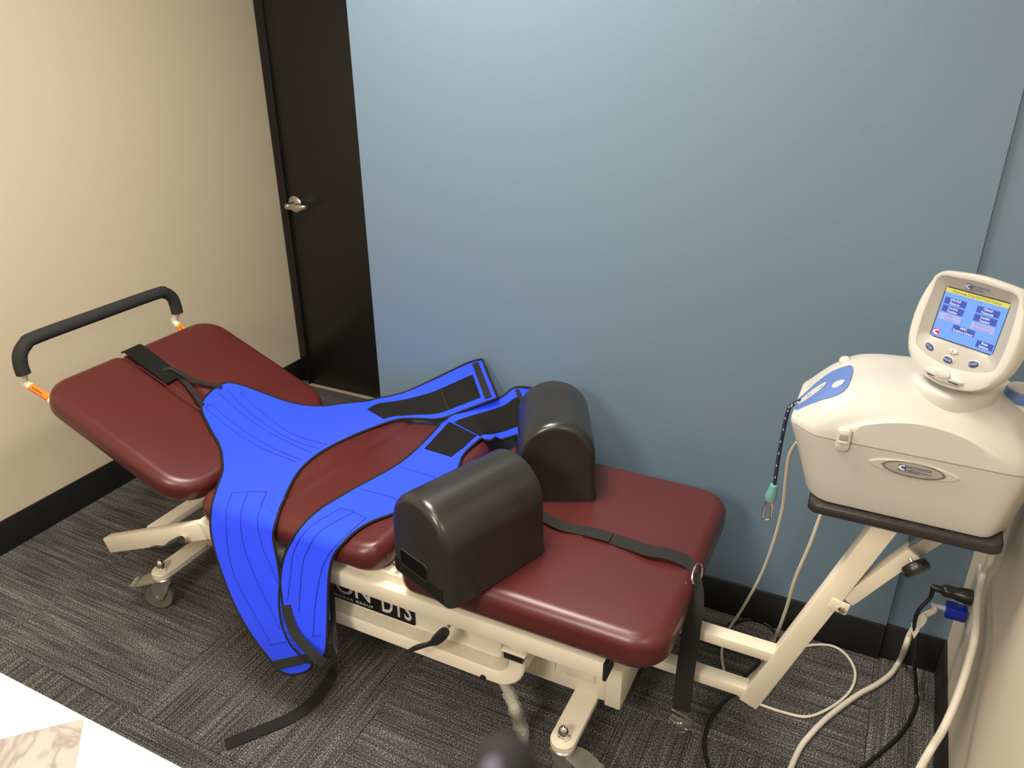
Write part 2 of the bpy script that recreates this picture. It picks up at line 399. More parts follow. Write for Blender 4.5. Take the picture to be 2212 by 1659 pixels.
# head section, two halves with a gap, tilted up to the left
HL = .562
ca, sa = 1/math.sqrt(1+TAN*TAN), TAN/math.sqrt(1+TAN*TAN)
def hp(u, y, w=0.0):      # u: distance left along the slope, w: height above the slope
    return V((XH - u*ca - w*sa*(-1)*(-1), y, ZT + u*sa + w*ca)) if False else V((XH - u*ca + w*sa, y, ZT + u*sa + w*ca))
def tilt(v): return hp(v.x, v.y, v.z)
def head_half(name, plan, thick=.085, re=.032, w0=0):
    L = []; prof = []
    for i in range(6):
        a = math.pi/2*i/5; prof.append((re*1.2*(1-math.sin(a)), -thick+re*1.2*(1-math.cos(a))))
    for i in range(9):
        a = math.pi/2*i/8; prof.append((re*(1-math.cos(a)), -re+re*math.sin(a)))
    for d, z in prof: L.append([V((q[0], q[1], z+w0)) for q in inset2(plan, d)])
    last = L[-1]; cx = sum(q.x for q in last)/len(last); cy = sum(q.y for q in last)/len(last)
    for k in range(1, 4):
        s = 1-k/3.3; L.append([V((cx+(q.x-cx)*s, cy+(q.y-cy)*s, w0+.003*(1-s*s))) for q in last])
    b = MB().loops(L); b.v = [tilt(v) for v in b.v]; return b.go(name, VINYL, tbl, 60)
gapa, gapb = 1.545, 1.598
head_half('head_cushion', rrect(-.035, HL, Y0-.005, gapa, [.042, .042, .11, .09], 8))
head_half('head_cushion', rrect(-.035, HL, gapb, Y1+.005, [.09, .11, .042, .042], 8))
head_half('head_cushion_insert', rrect(-.02, HL-.012, gapa-.010, gapb+.010, .012, 4), .045, .012, -.010)
MB().tube([hp(.06, gapa-.012, .001), hp(.3, gapa-.011, .0015), hp(.47, gapa-.012, .001)], .0022, 6).go('piping', VINYL, tbl)
# lift handle at the head end
hnd = empty('x', (0, 0, 0), 'x', 'x'); bpy.data.objects.remove(hnd)
ya, yb = 1.280, 1.832
Lh, Rh = [at(100, 862, y=1.30), at(72, 838, y=1.285), at(52, 815, y=1.272), at(44, 790, y=1.268)], None
gz = .845; gx = -2.268
HPX = [at(q[0], q[1], y=ya) for q in ((104, 858), (88, 846), (72, 833), (60, 820))] + [V((-2.264, ya, .797))]
def hpath(y, s):
    return [hp(HL-.10, y, -.030), V((HPX[0].x+.02, y, HPX[0].z-.012))] + [V((q.x, y-s*.004*i, q.z)) for i, q in enumerate(HPX)]
pl, pr = hpath(ya, 1), hpath(yb, -1)
MB().tube(pl + [V((gx, ya-.016, .83))], .0115, 14, sub=5).go('handle_tube', CREAM, tbl)
MB().tube(pr + [V((gx, yb+.016, .83))], .0115, 14, sub=5).go('handle_tube', CREAM, tbl)
g = [V((gx+.002, ya-.016, .782)), V((gx, ya-.016, .812)), V((gx, ya-.008, .844)), V((gx, ya+.016, .867)), V((gx, ya+.052, .876)), V((gx, 1.55, .877)), V((gx, yb-.052, .876)), V((gx, yb-.016, .867)), V((gx, yb+.008, .844)), V((gx, yb+.016, .812)), V((gx+.002, yb+.016, .782))]
MB().tube(g, .0205, 18, sub=6).go('foam_grip', FOAM, tbl)
def sticker(p, q, r, y, s):
    p, q = V(p), V(q); d = (q-p).normalized(); up = V((0, -1, 0)); side = d.cross(up).normalized()
    L = []
    for k in range(2):
        c = p if k == 0 else q
        L.append([c+(up*math.cos(a)+side*math.sin(a))*r for a in [math.radians(t) for t in range(-30, 121, 15)]])
    n = len(L[0]); return [*L[0], *L[1]], [(i, i+1, n+i+1, n+i) for i in range(n-1)]
for (y, s) in ((ya, 1), (yb, -1)):
    P = hpath(y, s); a, b = P[2]+(P[2]-P[3])*.3, P[4]+(P[3]-P[4])*.1
    vs, fs = sticker(a, b, .0123, y, s); st = MB().add(vs, fs).go('warning_sticker', ORANGE, tbl)
def text(body, size, M, m, parent, name='lettering', align='CENTER', bold=0, sx=1.0, ext=0.0002, sp=1.0):
    cu = bpy.data.curves.new(name, 'FONT'); cu.body = body; cu.size = size; cu.align_x = align; cu.align_y = 'CENTER'; cu.extrude = ext; cu.offset = bold; cu.resolution_u = 3; cu.space_character = sp
    t = bpy.data.objects.new(name, cu); me = bpy.data.meshes.new_from_object(t)
    off = V((0, 0, 0)); p = parent
    while p is not None: off += p.location; p = p.parent
    me.transform(Matrix.Translation(-off) @ M @ Matrix.Diagonal((sx, 1, 1, 1))); me.materials.clear(); me.materials.append(m)
    o = bpy.data.objects.new(name, me); bpy.data.objects.remove(t); put(o, parent); return o
def frame(o, u, v):
    u = V(u).normalized(); v = V(v); v = (v-u*u.dot(v)).normalized(); n = u.cross(v); o = V(o)
    return Matrix(((u.x, v.x, n.x, o.x), (u.y, v.y, n.y, o.y), (u.z, v.z, n.z, o.z), (0, 0, 0, 1)))
for (y, s) in ((ya, 1), (yb, -1)):
    P = hpath(y, s); a, b = P[2], P[4]
    d = (b-a); n = V((0, -.8, .6))
    text('WARNING', .008, frame((a+b)/2+V((.004, -.0085, .009)), -d, n.cross(-d)), BLACKP, tbl)

# frame rails
MB().box((-1.655, 1.268, .384), (-.408, 1.318, .432), .003).go('side_rail', CREAM, tbl)
MB().box((-.409, 1.266, .383), (-.400, 1.320, .433), .002).go('rail_end_cap', BLACKP, tbl)
MB().box((-1.655, 1.86, .377), (-.408, 1.892, .425), .003).go('side_rail', CREAM, tbl)
A1, A0 = V((-1.635, 1.284, .404)), V((-2.10, 1.284, .202))
MB().bar(A0, A1, .034, .054, bev=.003, ext=.002).go('head_beam', CREAM, tbl)
MB().bar(A0+V((0, .592, 0)), A1+V((0, .592, 0)), .034, .054, bev=.003).go('head_beam', CREAM, tbl)
MB().bar((-1.90, 1.30, .302), (-1.90, 1.86, .302), .05, .022).go('cross_bar', CREAM, tbl)
MB().box((-1.60, 1.30, .40), (-1.56, 1.87, .43), .003).box((-1.06, 1.30, .40), (-.90, 1.86, .428), .003).box((-.48, 1.3, .40), (-.44, 1.87, .43), .003).box((-1.04, 1.36, .43), (-.99, 1.84, .480), .003).box((-.87, 1.40, .425), (-.42, 1.82, .450), .003).box((-1.56, 1.40, .425), (-1.1, 1.82, .456), .003).go('cushion_frame', CREAM, tbl)
# head section carrier under the tilted cushion
MB().bar(hp(.0, 1.36, -.098), hp(.48, 1.36, -.098), .03, .026).bar(hp(.0, 1.80, -.098), hp(.48, 1.80, -.098), .03, .026).bar(hp(.3, 1.36, -.098), hp(.3, 1.80, -.098), .03, .026).go('head_carrier', CREAM, tbl)
MB().lathe([(.006, 0), (.006, .03)], (-.984, 1.335, .488), (0, -1, 0), 12).lathe([(.0095, 0), (.0095, .005), (.006, .007)], (-.984, 1.305, .488), (0, -1, 0), 6).go('hinge_bolt', CHROME, tbl)
# shroud with the recessed band and label
def sh(P, y): return [V((p[0], y, p[1])) for p in P]
so = rrect(-1.645, -.620, .213, .46, [.01, .01, .15, .085], 10)
s1 = inset2(so, .004); s2 = inset2(so, .036); s3 = inset2(so, .040); s4 = inset2(so, .074); s5 = inset2(so, .078)
b = MB().loops([sh(so, 1.375), sh(so, 1.300), sh(s1, 1.296), sh(s2, 1.296), sh(s3, 1.299), sh(s4, 1.318), sh(s5, 1.319)])
b.go('side_shroud', CREAM, tbl)
gr = MB().loops([sh(inset2(so, .043), 1.2995), sh(inset2(so, .071), 1.3150)], False, False); gr.go('ledge_grain_band', CREAMG, tbl)
MB().lathe([(.0085, 0), (.0085, .002), (.006, .003)], at(1044, 1463, y=1.296), (0, -1, 0), 16).go('screw_cover', BLACKP, tbl)
c0 = at(1083, 1412, y=1.275)
MB().box((c0.x, 1.285, c0.z-.022), (c0.x+.052, 1.31, c0.z+.004), .002).go('socket_cover', BLACKP, tbl)
MB().box((c0.x-.003, 1.280, c0.z+.003), (c0.x+.06, 1.31, c0.z+.008), .001).go('socket_lip', CREAM, tbl)
# label: black rounded plate, lower half visible below the rail
q1 = at(898, 1352, y=1.3165); q0 = at(705, 1283, y=1.3165)
zb = (q1.z+q0.z)/2
lp = rrect(-1.62, q1.x, zb, zb+.095, .007, 5)
lab = MB().loops([sh(lp, 1.3185), sh(lp, 1.3165)]).go('label_plate', LOGOB, tbl)
def lmat(x, z): return frame((x, 1.3160, z), (1, 0, 0), (0, 0, 1))
kk = at(806, 1314, y=1.316)
text('CHATTANOOGA GROUP', .0115, lmat(kk.x, zb+.0108), LOGOW, lab, 'lettering', 'RIGHT', .0001, 1.28, sp=1.28)
text('TRITON', .074, lmat(kk.x-.002, zb+.0475), LOGOW, lab, 'lettering', 'RIGHT', .001, 1.02)
text('DTS', .082, lmat(q1.x-.010, zb+.0375), LOGOW, lab, 'lettering', 'RIGHT', .0014, .66)
# release levers
def paddle(P, name='release_lever', tbl=tbl):
    P = [V(p) for p in P]; L = []
    S = smooth_path(P, 6); m = len(S)
    for i, c in enumerate(S):
        d = (S[min(i+1, m-1)]-S[max(i-1, 0)]).normalized(); up = V((0, -1, 0)); sd = d.cross(up).normalized()
        t = i/(m-1); w = [.0075, .0088, .0090, .0088, .0078, .0052, .0040, .0042, .0048, .0046, .0030, .001]; k = t*(len(w)-1); a = min(int(k), len(w)-2); ww = 1.4*(w[a]+(w[a+1]-w[a])*(k-a))
        th = ww*(1.1 if t < .45 else .8)
        L.append([c+sd*math.cos(2*math.pi*j/12)*ww*1.15+up*math.sin(2*math.pi*j/12)*th for j in range(12)])
    return MB().loops(L).go(name, BLACKP, tbl)
yl = 1.235
lv1 = paddle([at(962, 1364, y=yl), at(948, 1378, y=yl), at(930, 1390, y=yl), at(905, 1397, y=yl-.008), at(876, 1409, y=yl-.012)])
MB().tube([at(975, 1345, y=1.285), at(955, 1372, y=yl)], .0045, 10).go('lever_rod', STEEL, lv1)
lv2 = paddle([at(392, 1166, y=yl), at(374, 1176, y=yl), at(356, 1184, y=yl), at(338, 1183, y=yl-.006), at(316, 1188, y=yl-.01)])
MB().tube([V((at(396, 1164, y=1.268).x, 1.268, at(396, 1164, y=1.268).z)), at(386, 1170, y=yl)], .0105, 12).go('lever_collar', CREAM, lv2)
# base: transverse feet, base beam, lifting column
FT = .146
def foot(x, ya, yb, z0=.126, z1=FT):
    P = rrect(x-.032, x+.032, ya, yb, .0315, 8)
    i = inset2(P, .002)
    L = [[V((p[0], p[1], z)) for p in Q] for Q, z in ((i, z0), (P, z0+.002), (P, z1-.002), (i, z1))]
    return MB().loops(L).go('base_foot', CREAM, tbl)
c0_, c1_ = at(350, 1230, z=FT), at(1217, 1593, z=FT)
FX0, FX1 = c0_.x, c1_.x
foot(FX0, c0_.y-.032, 1.88); foot(FX1, c1_.y-.032, 1.88)
MB().box((-1.88, 1.46, .150), (-.455, 1.75, .215), .006).box((-1.3, 1.45, .20), (-.80, 1.72, .38), .004).go('base_beam', CREAM, tbl)
cov = MB().box((-.70, 1.430, .140), (-.452, 1.47, .262), .002).box((-.67, 1.424, .190), (-.59, 1.44, .245), .003).box((-.56, 1.424, .190), (-.48, 1.44, .245), .003)
cov.go('base_cover', CREAM, tbl)
MB().box((-.4515, 1.424, .132), (-.408, 1.76, .264), .004).go('base_end_cover', CREAM, tbl)
def caster(x, y, ang, brake=True, zt=.126):
    p = empty('x', (0, 0, 0), 'x', 'x'); bpy.data.objects.remove(p)
    R = Matrix.Translation((x, y, 0)) @ Matrix.Rotation(ang, 4, 'Z')
    off = V((-1.2, 1.58, 0))
    r = .046; cx = -.024
    w = MB().lathe([(.010, -.014), (.029, -.013), (.036, -.0165), (.0435, -.0165), (r, -.013), (r, .013), (.0435, .0165), (.036, .0165), (.029, .013), (.010, .014)], (cx, 0, r), (0, 1, 0), 32)
    w.v = [R @ v for v in w.v]
    f = MB()
    f.lathe([(.030, 0), (.031, .004), (.031, .012), (.027, .016)], (0, 0, zt-.019), (0, 0, 1), 24)
    for s in (-1, 1):
        P = [(.026, zt-.018), (-.030, zt-.018), (-.038, zt-.035), (-.036, .040), (-.024, .034), (-.010, .040), (.012, .075)]
        f.loops([[V((a, s*.0185, c)) for a, c in P], [V((a, s*.0215, c)) for a, c in P]])
    f.lathe([(.007, -.027), (.007, .027)], (cx, 0, r), (0, 1, 0), 6)
    f.box((-.036, -.021, zt-.021), (.028, .021, zt-.017), .001)
    f.v = [R @ v for v in f.v]; fk = f.go('caster', ZINC, tbl); w.go('wheel', WHEELM, fk)
    if brake:
        q = MB()
        L = []
        for t in range(9):
            a = t/8; xx = -.020-.082*a; zz = zt-.016-.022*a*a; hw = .023+.006*math.sin(math.pi*a)
            L.append([V((xx, -hw, zz)), V((xx, hw, zz)), V((xx, hw, zz-.004)), V((xx, -hw, zz-.004))])
        q.loops(L); q.box((-.106, -.024, zt-.042), (-.090, .024, zt-.028), .003)
        q.v = [R @ v for v in q.v]; q.go('brake_pedal', ZINC, fk)
    n = MB().lathe([(.0165, 0), (.0165, .011), (.015, .0125)], (x, y, FT), (0, 0, 1), 6).lathe([(.0135, .012), (.0135, .020), (.0115, .029), (.007, .036), (.001, .039)], (x, y, FT), (0, 0, 1), 16)
    n.go('acorn_nut', CHROME, fk)
caster(FX0, c0_.y, math.radians(24)); caster(FX1, c1_.y, math.radians(172))
caster(FX0, 1.85, math.radians(20), False); caster(FX1, 1.85, math.radians(200), False)
# wrapped cable hose from the shroud to the floor
hp_ = [at(1085, 1470, y=1.34), at(1100, 1500, y=1.33), at(1112, 1530, y=1.30), at(1122, 1562, z=.055), at(1130, 1590, z=.020), at(1120, 1620, z=.018), at(1060, 1680, z=.018)]
S = smooth_path(hp_, 14); m_ = len(S)
hb = MB().tube(S, [.0115+.0022*((i % 2)) for i in range(m_)], 12); hb.go('ribbed_hose', WRAP, tbl)
hose_o = bpy.data.objects['ribbed_hose']
cw = MB().tube([s_+V((.002*math.sin(i*.9), 0, .001)) for i, s_ in enumerate(S[10:72])], [.0165, .019, .0155, .020, .016, .021, .018, .0155, .019, .015], 7); cw.go('clear_wrap', CLEAR, hose_o, 0)

# ------------------------------------------------------------------ traction stand with tray
std = empty('unit_stand', (.0, 1.52, .2), 'cream steel stand with slanted post holding the black tray beyond the table', 'stand')
yS = 1.52
p0, p1 = at(1624, 1512, y=yS-.018), at(1915, 1130, y=yS-.018)
p0 = V((-.112, yS, .222)); p1 = V((.094, yS, .815))
MB().bar(p0, p1, .042, .046, up=(-1, 0, 0), bev=.003).go('slanted_post', CREAM, std)
for (pa, zz) in ((at(1675, 1425, y=yS-.02), 'r'), (at(1612, 1500, y=yS-.02), 'r')):
    zc = pa.z
    MB().box((-.62, yS-.0195, zc-.014), (pa.x+.010, yS+.0195, zc+.014), .002).go('horizontal_rail', CREAM, std)
# prop strut with knob
s0 = V((.052, yS, .600)); s1_ = V((.152, yS, .760))
MB().bar(s0, s1_, .032, .030, up=(-1, 0, 0), bev=.002).go('prop_sleeve', CREAM, std)
MB().bar(s1_-V((.02, 0, .03)), s1_+V((.045, 0, .062)), .022, .028, up=(-1, 0, 0), bev=.002).go('prop_inner_bar', ZINC, std)
MB().bar((.020, yS-.021, .590), (.058, yS-.021, .583), .006, .03, up=(0, 0, 1), bev=.002).go('pivot_bracket', CREAM, std)
MB().lathe([(.009, 0), (.009, .005), (.006, .008)], (.046, yS-.024, .584), (0, -1, 0), 6).go('pivot_bolt', CHROME, bpy.data.objects['pivot_bracket'])
kc = V((.146, yS-.010, .746)); kx = V((.55, -.50, -.45)).normalized()
pr_ = []
L = []
for (r, h_) in ((.012, 0), (.024, .001), (.027, .005), (.027, .018), (.024, .022), (.012, .023)):
    N = kx.cross(V((0, 0, 1))).normalized(); B = kx.cross(N)
    L.append([kc+kx*(h_+.012)+(N*math.cos(2*math.pi*j/40)+B*math.sin(2*math.pi*j/40))*(r*(1-.07*(1 if j % 5 in (0,) else 0))) for j in range(40)])
MB().loops(L).go('clamp_knob', BLACKP, std)
MB().tube([kc-kx*.01, kc+kx*.014], .005, 10).go('knob_screw', CHROME, bpy.data.objects['clamp_knob'])
# tray
tp = rrect(-.060, .290, 1.463, 1.752, .022, 6)
def flat(P, z): return [V((p[0], p[1], z)) for p in P]
MB().loops([flat(inset2(tp, .004), .824), flat(tp, .828), flat(tp, .843), flat(inset2(tp, .002), .8455)]).go('tray_edge', TRAYE, std)
MB().loops([flat(inset2(tp, .003), .8450), flat(inset2(tp, .0035), .8465)]).go('tray_top', TRAYM, std)

# ------------------------------------------------------------------ traction unit
un = empty('traction_unit', (.11, 1.60, .847), 'white domed traction machine with tilted touch screen on the black tray', 'machine')
def plan_loop(pts, N=96):
    # closed polyline -> N points, smoothed corners
    P = [V((a, c)) for a, c in pts]; m = len(P); Q = []
    for i in range(m):
        a, b, c = P[i-1], P[i], P[(i+1) % m]
        for t in (.0, .25, .5, .75, 1): 
            s = b+(a-b).normalized()*min(.016, (a-b).length*.45); e = b+(c-b).normalized()*min(.016, (c-b).length*.45)
            Q.append(s*(1-t)**2+b*2*t*(1-t)+e*t*t)
    # resample by arc length
    D = [0]
    for i in range(len(Q)): D.append(D[-1]+(Q[(i+1) % len(Q)]-Q[i]).length)
    out = []
    k = 0
    for j in range(N):
        d = D[-1]*j/N
        while D[k+1] < d: k += 1
        t = (d-D[k])/max(1e-9, D[k+1]-D[k]); out.append(Q[k]*(1-t)+Q[(k+1) % len(Q)]*t)
    return out
PB = plan_loop([(-.037, 1.475), (.262, 1.475), (.300, 1.535), (.300, 1.69), (.262, 1.735), (-.037, 1.735), (-.070, 1.705), (-.070, 1.505)])
PT = plan_loop([(-.070, 1.457), (.285, 1.457), (.332, 1.535), (.332, 1.69), (.285, 1.748), (-.070, 1.748), (-.122, 1.690), (-.122, 1.500)])
ZSM = 1.003
L = []
for z, t, d in ((.847, 0, .010), (.851, 0, .002), (.860, .05, 0), (.90, .32, 0), (.95, .66, 0), (.985, .90, 0), (1.0000, .99, 0), (1.0003, .99, .004), (1.0024, .99, .004)):
    A = [PB[i]*(1-t)+PT[i]*t for i in range(96)]
    L.append(flat(inset2(A, d) if d else A, z))
MB().loops(L).go('lower_housing', WHITEP, un, 35)
CX, CY = .10, 1.602
def hfun(x):
    K = [(-.135, .020), (-.112, .030), (-.095, .052), (-.07, .074), (-.03, .092), (.02, .101), (.10, .106), (.18, .104), (.25, .096), (.30, .080), (.34, .066)]
    for i in range(len(K)-1):
        if x <= K[i+1][0]: t = max(0, (x-K[i][0])/(K[i+1][0]-K[i][0])); return K[i][1]+(K[i+1][1]-K[i][1])*t
    return K[-1][1]
def rdome(r): return (1-max(0, min(1, r))**4.6)**.56
def prof_lid(x, y, r):
    g = .56*(1-((x-.11)/.165)**2) if y < CY else 0
    g = max(0, g); k = rdome(r); q = g*min(1, (1-r)/.010)
    return math.log(math.exp(k*22)+math.exp(q*22)-1)/22 if r < 1 else 0
L = [flat(PT, ZSM)]
for r in (1.0, .997, .994, .990, .985, .978, .97, .96, .95, .935, .92, .90, .88, .83, .77, .70, .62, .54, .45, .36, .27, .18, .09, .02):
    lp_ = []
    for q in PT:
        x = CX+(q.x-CX)*r; y = CY+(q.y-CY)*r
        lp_.append(V((x, y, ZSM + hfun(x)*prof_lid(x, y, r) + (.004 if r < 1 else .002))))
    L.append(lp_)
MB().loops(L).go('upper_cover', WHITEP, un, 60)
def lid(x, y, off=0):
    d = V((x-CX, y-CY)); best = 1.
    a = math.atan2(d.y, d.x)
    # radius of the plan in this direction
    m = 96
    for i in range(m):
        p, q = PT[i]-V((CX, CY)), PT[(i+1) % m]-V((CX, CY))
        den = (q-p).x*d.y-(q-p).y*d.x
        if abs(den) < 1e-12: continue
        s = (-(p.x)*d.y + p.y*d.x)/den
        if 0 <= s <= 1:
            h_ = p+(q-p)*s
            if h_.dot(d) > 0: best = h_.length; break
    r = d.length/best
    return V((x, y, ZSM+.004+hfun(x)*prof_lid(x, y, min(r, .9995))+off))
def lid_patch(name, P, off, m, thick=.004, rings=5):
    cx = sum(p[0] for p in P)/len(P); cy = sum(p[1] for p in P)/len(P)
    L = [[lid(p[0], p[1], -thick) for p in P]]
    for k in range(rings+1):
        s = 1-k/(rings+.25); L.append([lid(cx+(p[0]-cx)*s, cy+(p[1]-cy)*s, off) for p in P])
    return MB().loops(L).go(name, m, un, 60)
def sm2(P, sub=5): return [(q.x, q.y) for q in smooth_path([V((a, c, 0)) for a, c in P], sub, True)]
YN = 1.565
lid_patch('blue_nose_plate', sm2([(-.119, YN-.030), (-.105, YN-.046), (-.080, YN-.060), (-.046, YN-.066), (-.030, YN-.052), (-.026, YN), (-.030, YN+.048), (-.046, YN+.060), (-.080, YN+.055), (-.105, YN+.038), (-.119, YN+.018)]), .002, BLUEP)
lid_patch('scale_window', sm2([(-.117, YN-.006), (-.102, YN-.018), (-.08, YN-.019), (-.070, YN-.004), (-.076, YN+.012), (-.098, YN+.014), (-.113, YN+.008)], 6), .0032, WHITEP)
lid_patch('round_button', [( -.047+.0105*math.cos(a), YN-.030+.0125*math.sin(a)) for a in [2*math.pi*i/24 for i in range(24)]], .0042, mat('pale_button', (.42, .50, .52), .4))
for tx, (a, c) in (('10', (-.080, YN-.006)), ('20', (-.098, YN-.008))):
    e = lid(a, c, .0038); n_ = lid(a+.004, c, .0038)-e
    text(tx, .011, frame(e+V((0, 0, .0006)), n_, (0, 1, 0)), GREYP, un)
bump = MB().lathe([(.013, 0), (.013, .004), (.011, .009), (.006, .012), (.001, .013)], lid(-.045, 1.665, -.003), (0, 0, 1), 20); bump.go('rear_knob_cap', WHITEP, un)
# left side recess handle trim
# latch
lc = at(1822, 948, y=1.452)
lt = rrect(lc.x-.0125, lc.x+.0125, lc.z-.026, lc.z+.022, [.008, .008, .012, .012], 6)
MB().loops([sh(lt, 1.466), sh(lt, 1.449), sh(inset2(lt, .003), 1.4465)]).go('latch', WHITEP, un)
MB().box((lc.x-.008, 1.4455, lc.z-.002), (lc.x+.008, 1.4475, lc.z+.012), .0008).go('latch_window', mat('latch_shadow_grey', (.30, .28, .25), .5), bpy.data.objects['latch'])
MB().box((lc.x-.009, 1.4425, lc.z-.006), (lc.x+.009, 1.4465, lc.z-.002), .0015).go('latch_lip', WHITEP, bpy.data.objects['latch'])
# oval badge: raised rim, grey plate, emblem and lettering
bc = at(1973, 1013, y=1.463)
def facey(z): t = (z-.86)/(1.0-.86); return 1.475-.018*(.05+.95*max(0, min(1, t)))
tl = -.018/.14
def badge(name, rx, rz, off0, off1, m, inr=None, lens=False, parent=un):
    def lp2(rx, rz, off):
        out = []
        for i in range(48):
            a = 2*math.pi*i/48; c, s = math.cos(a), math.sin(a)
            x = rx*(c if not lens else math.copysign(abs(c)**1.0, c)); z = rz*(s if not lens else s*abs(s)**.35)
            zz = bc.z+z; out.append(V((bc.x+x, facey(zz)-off, zz)))
        return out
    if inr: LL = [lp2(rx, rz, off0), lp2(rx*.96, rz*.92, off1), lp2(inr[0]*1.06, inr[1]*1.1, off1), lp2(inr[0], inr[1], off0)]; return MB().loops(LL, False, False).go(name, m, parent)
    return MB().loops([lp2(rx, rz, off0), lp2(rx, rz, off1), lp2(rx*.93, rz*.9, off1+.0006)]).go(name, m, parent)
badge('badge_surround', .079, .0175, -.002, .0035, WHITEP, (.053, .0165), True)
badge('badge_plate', .0500, .0150, -.002, .0020, DGREYP)
badge('badge_rim', .0525, .0165, -.002, .0042, CHROME, (.0500, .0150))
def bm_(x, z): zz = bc.z+z; return frame((bc.x+x, facey(zz)-.0040, zz), (1, 0, 0), (0, -tl, 1))
def emblem(M, s, parent, c1, c2):
    sq = [(-.5, -.5), (.5, -.5), (.5, .5), (-.5, .5)]
    MB().add([M @ V((a*s, c*s, 0)) for a, c in sq], [(0, 1, 2, 3)]).go('emblem', c1, parent, 0)
    arc = [(.62*math.cos(t)+.12, .40*math.sin(t)) for t in [math.radians(d) for d in range(60, 301, 15)]] + [(.32*math.cos(t)+.12, .22*math.sin(t)+.02) for t in [math.radians(d) for d in range(300, 59, -15)]]
    arc = [(max(-.5, min(.5, a)), c) for a, c in arc]
    n = len(arc)//2; fs = [(i, i+1, 2*n-2-i, 2*n-1-i) for i in range(n-1)]
    MB().add([M @ V((a*s, c*s, .0003)) for a, c in arc[:2*n]], fs).go('emblem_swoosh', c2, parent, 0)
emblem(bm_(-.019, .002), .0125, un, NAVY, mat('emblem_white', (.7, .7, .68), .4))
text('CHATTANOOGA', .0078, bm_(.0085, .0048), NAVY, un, sx=.72)
text('GROUP', .0085, bm_(.0005, -.0040), NAVY, un, sx=.72)
text('CHATTANOOGA GROUP', .0025, bm_(.021, -.0035), NAVY, un, sx=.7)
# neck and tilted head
W = .120
U = V((.783, -.620, .040)).normalized(); Vv = V((.098, .187, .977)); Vv = (Vv-U*U.dot(Vv)).normalized(); NN = U.cross(Vv)
HO = V((.1390, 1.509, 1.2590))
def hq(u, v, d=0): return HO + U*(u*W) + Vv*(v*W) + NN*d
MB().lathe([(.073, 0), (.074, .022), (.071, .030), (.064, .034), (.040, .036), (.034, .07), (.001, .071)], (.150, 1.560, 1.092), (.0, -.03, 1), 48).go('swivel_neck', WHITEP, un)
def polar(P, N=72, c=(.02, -.18)):
    S = smooth_path([V((a, b_, 0)) for a, b_ in P], 8, True); out = []
    for j in range(N):
        a = 2*math.pi*j/N; d = V((math.cos(a), math.sin(a), 0)); best = None
        for i in range(len(S)):
            p, q = S[i]-V((*c, 0)), S[(i+1) % len(S)]-V((*c, 0))
            den = (q-p).x*d.y-(q-p).y*d.x
            if abs(den) < 1e-12: continue
            s = (-(p.x)*d.y+p.y*d.x)/den
            if -1e-6 <= s <= 1+1e-6:
                h_ = p+(q-p)*s
                if h_.dot(d) > 0 and (best is None or h_.length > best): best = h_.length
        out.append((c[0]+d.x*best, c[1]+d.y*best))
    return out
OUT = polar([(-.62, .585), (-.35, .635), (0, .66), (.39, .635), (.66, .585), (.77, .40), (.85, .10), (.87, -.2), (.84, -.5), (.74, -.74), (.52, -.93), (.25, -1.02), (.02, -1.04), (-.21, -1.02), (-.48, -.93), (-.70, -.74), (-.80, -.5), (-.83, -.2), (-.81, .10), (-.73, .40)])
BEZ = polar([(-.60, .50), (-.3, .545), (0, .56), (.34, .545), (.62, .50), (.68, .25), (.705, -.1), (.695, -.4), (.66, -.56), (.52, -.64), (.3, -.70), (.02, -.725), (-.26, -.70), (-.48, -.64), (-.62, -.56), (-.655, -.4), (-.665, -.1), (-.64, .25)])
def rectpolar(x0, x1, y0, y1, N=72, c=(.02, -.18)):
    out = []
    for j in range(N):
        a = 2*math.pi*j/N; dx, dy = math.cos(a), math.sin(a)
        t = min([((x1-c[0])/dx if dx > 0 else (x0-c[0])/dx) if abs(dx) > 1e-9 else 9, ((y1-c[1])/dy if dy > 0 else (y0-c[1])/dy) if abs(dy) > 1e-9 else 9])
        out.append((c[0]+dx*t, c[1]+dy*t))
    return out
RC = rectpolar(-.515, .515, -.395, .39)
def hl(P, s, d, c=(.02, -.18)): return [hq(c[0]+(a-c[0])*s, c[1]+(b_-c[1])*s, d) for a, b_ in P]
def mixp(P, Q, t): return [(a[0]*(1-t)+b_[0]*t, a[1]*(1-t)+b_[1]*t) for a, b_ in zip(P, Q)]
MB().loops([hl(OUT, .60, -.062), hl(OUT, .78, -.056), hl(OUT, .90, -.042), hl(OUT, .975, -.022), hl(OUT, 1.0, -.010), hl(OUT, .995, -.002), hl(OUT, .975, .004), hl(mixp(OUT, BEZ, .35), 1, .0065), hl(mixp(OUT, BEZ, .85), 1, .0060), hl(BEZ, 1, .0045)], True, False).go('screen_housing', WHITEP, un, 50)
MB().loops([hl(BEZ, 1, .0045), hl(BEZ, .985, .0032), hl(mixp(BEZ, RC, .93), 1, -.0055), hl(RC, 1, -.0065), hl(RC, .99, -.0085)], False, True).go('bezel', GREYP, un, 30)
MB().loops([hl(mixp(OUT, BEZ, .30), .55, -.075), hl(mixp(OUT, BEZ, .30), .6, -.055)]).go('screen_back', WHITEP, un)
def rectm(name, u0, u1, v0, v1, d, m):
    return MB().add([hq(u0, v0, d), hq(u1, v0, d), hq(u1, v1, d), hq(u0, v1, d), hq(u0, v0, d-.0008), hq(u1, v0, d-.0008), hq(u1, v1, d-.0008), hq(u0, v1, d-.0008)], [(0, 1, 2, 3), (7, 6, 5, 4), (0, 4, 5, 1), (1, 5, 6, 2), (2, 6, 7, 3), (3, 7, 4, 0)]).go(name, m, un, 0)
D0 = -.0070
rectm('screen_border', -.512, .512, -.388, .385, D0-.0006, BLACKP)
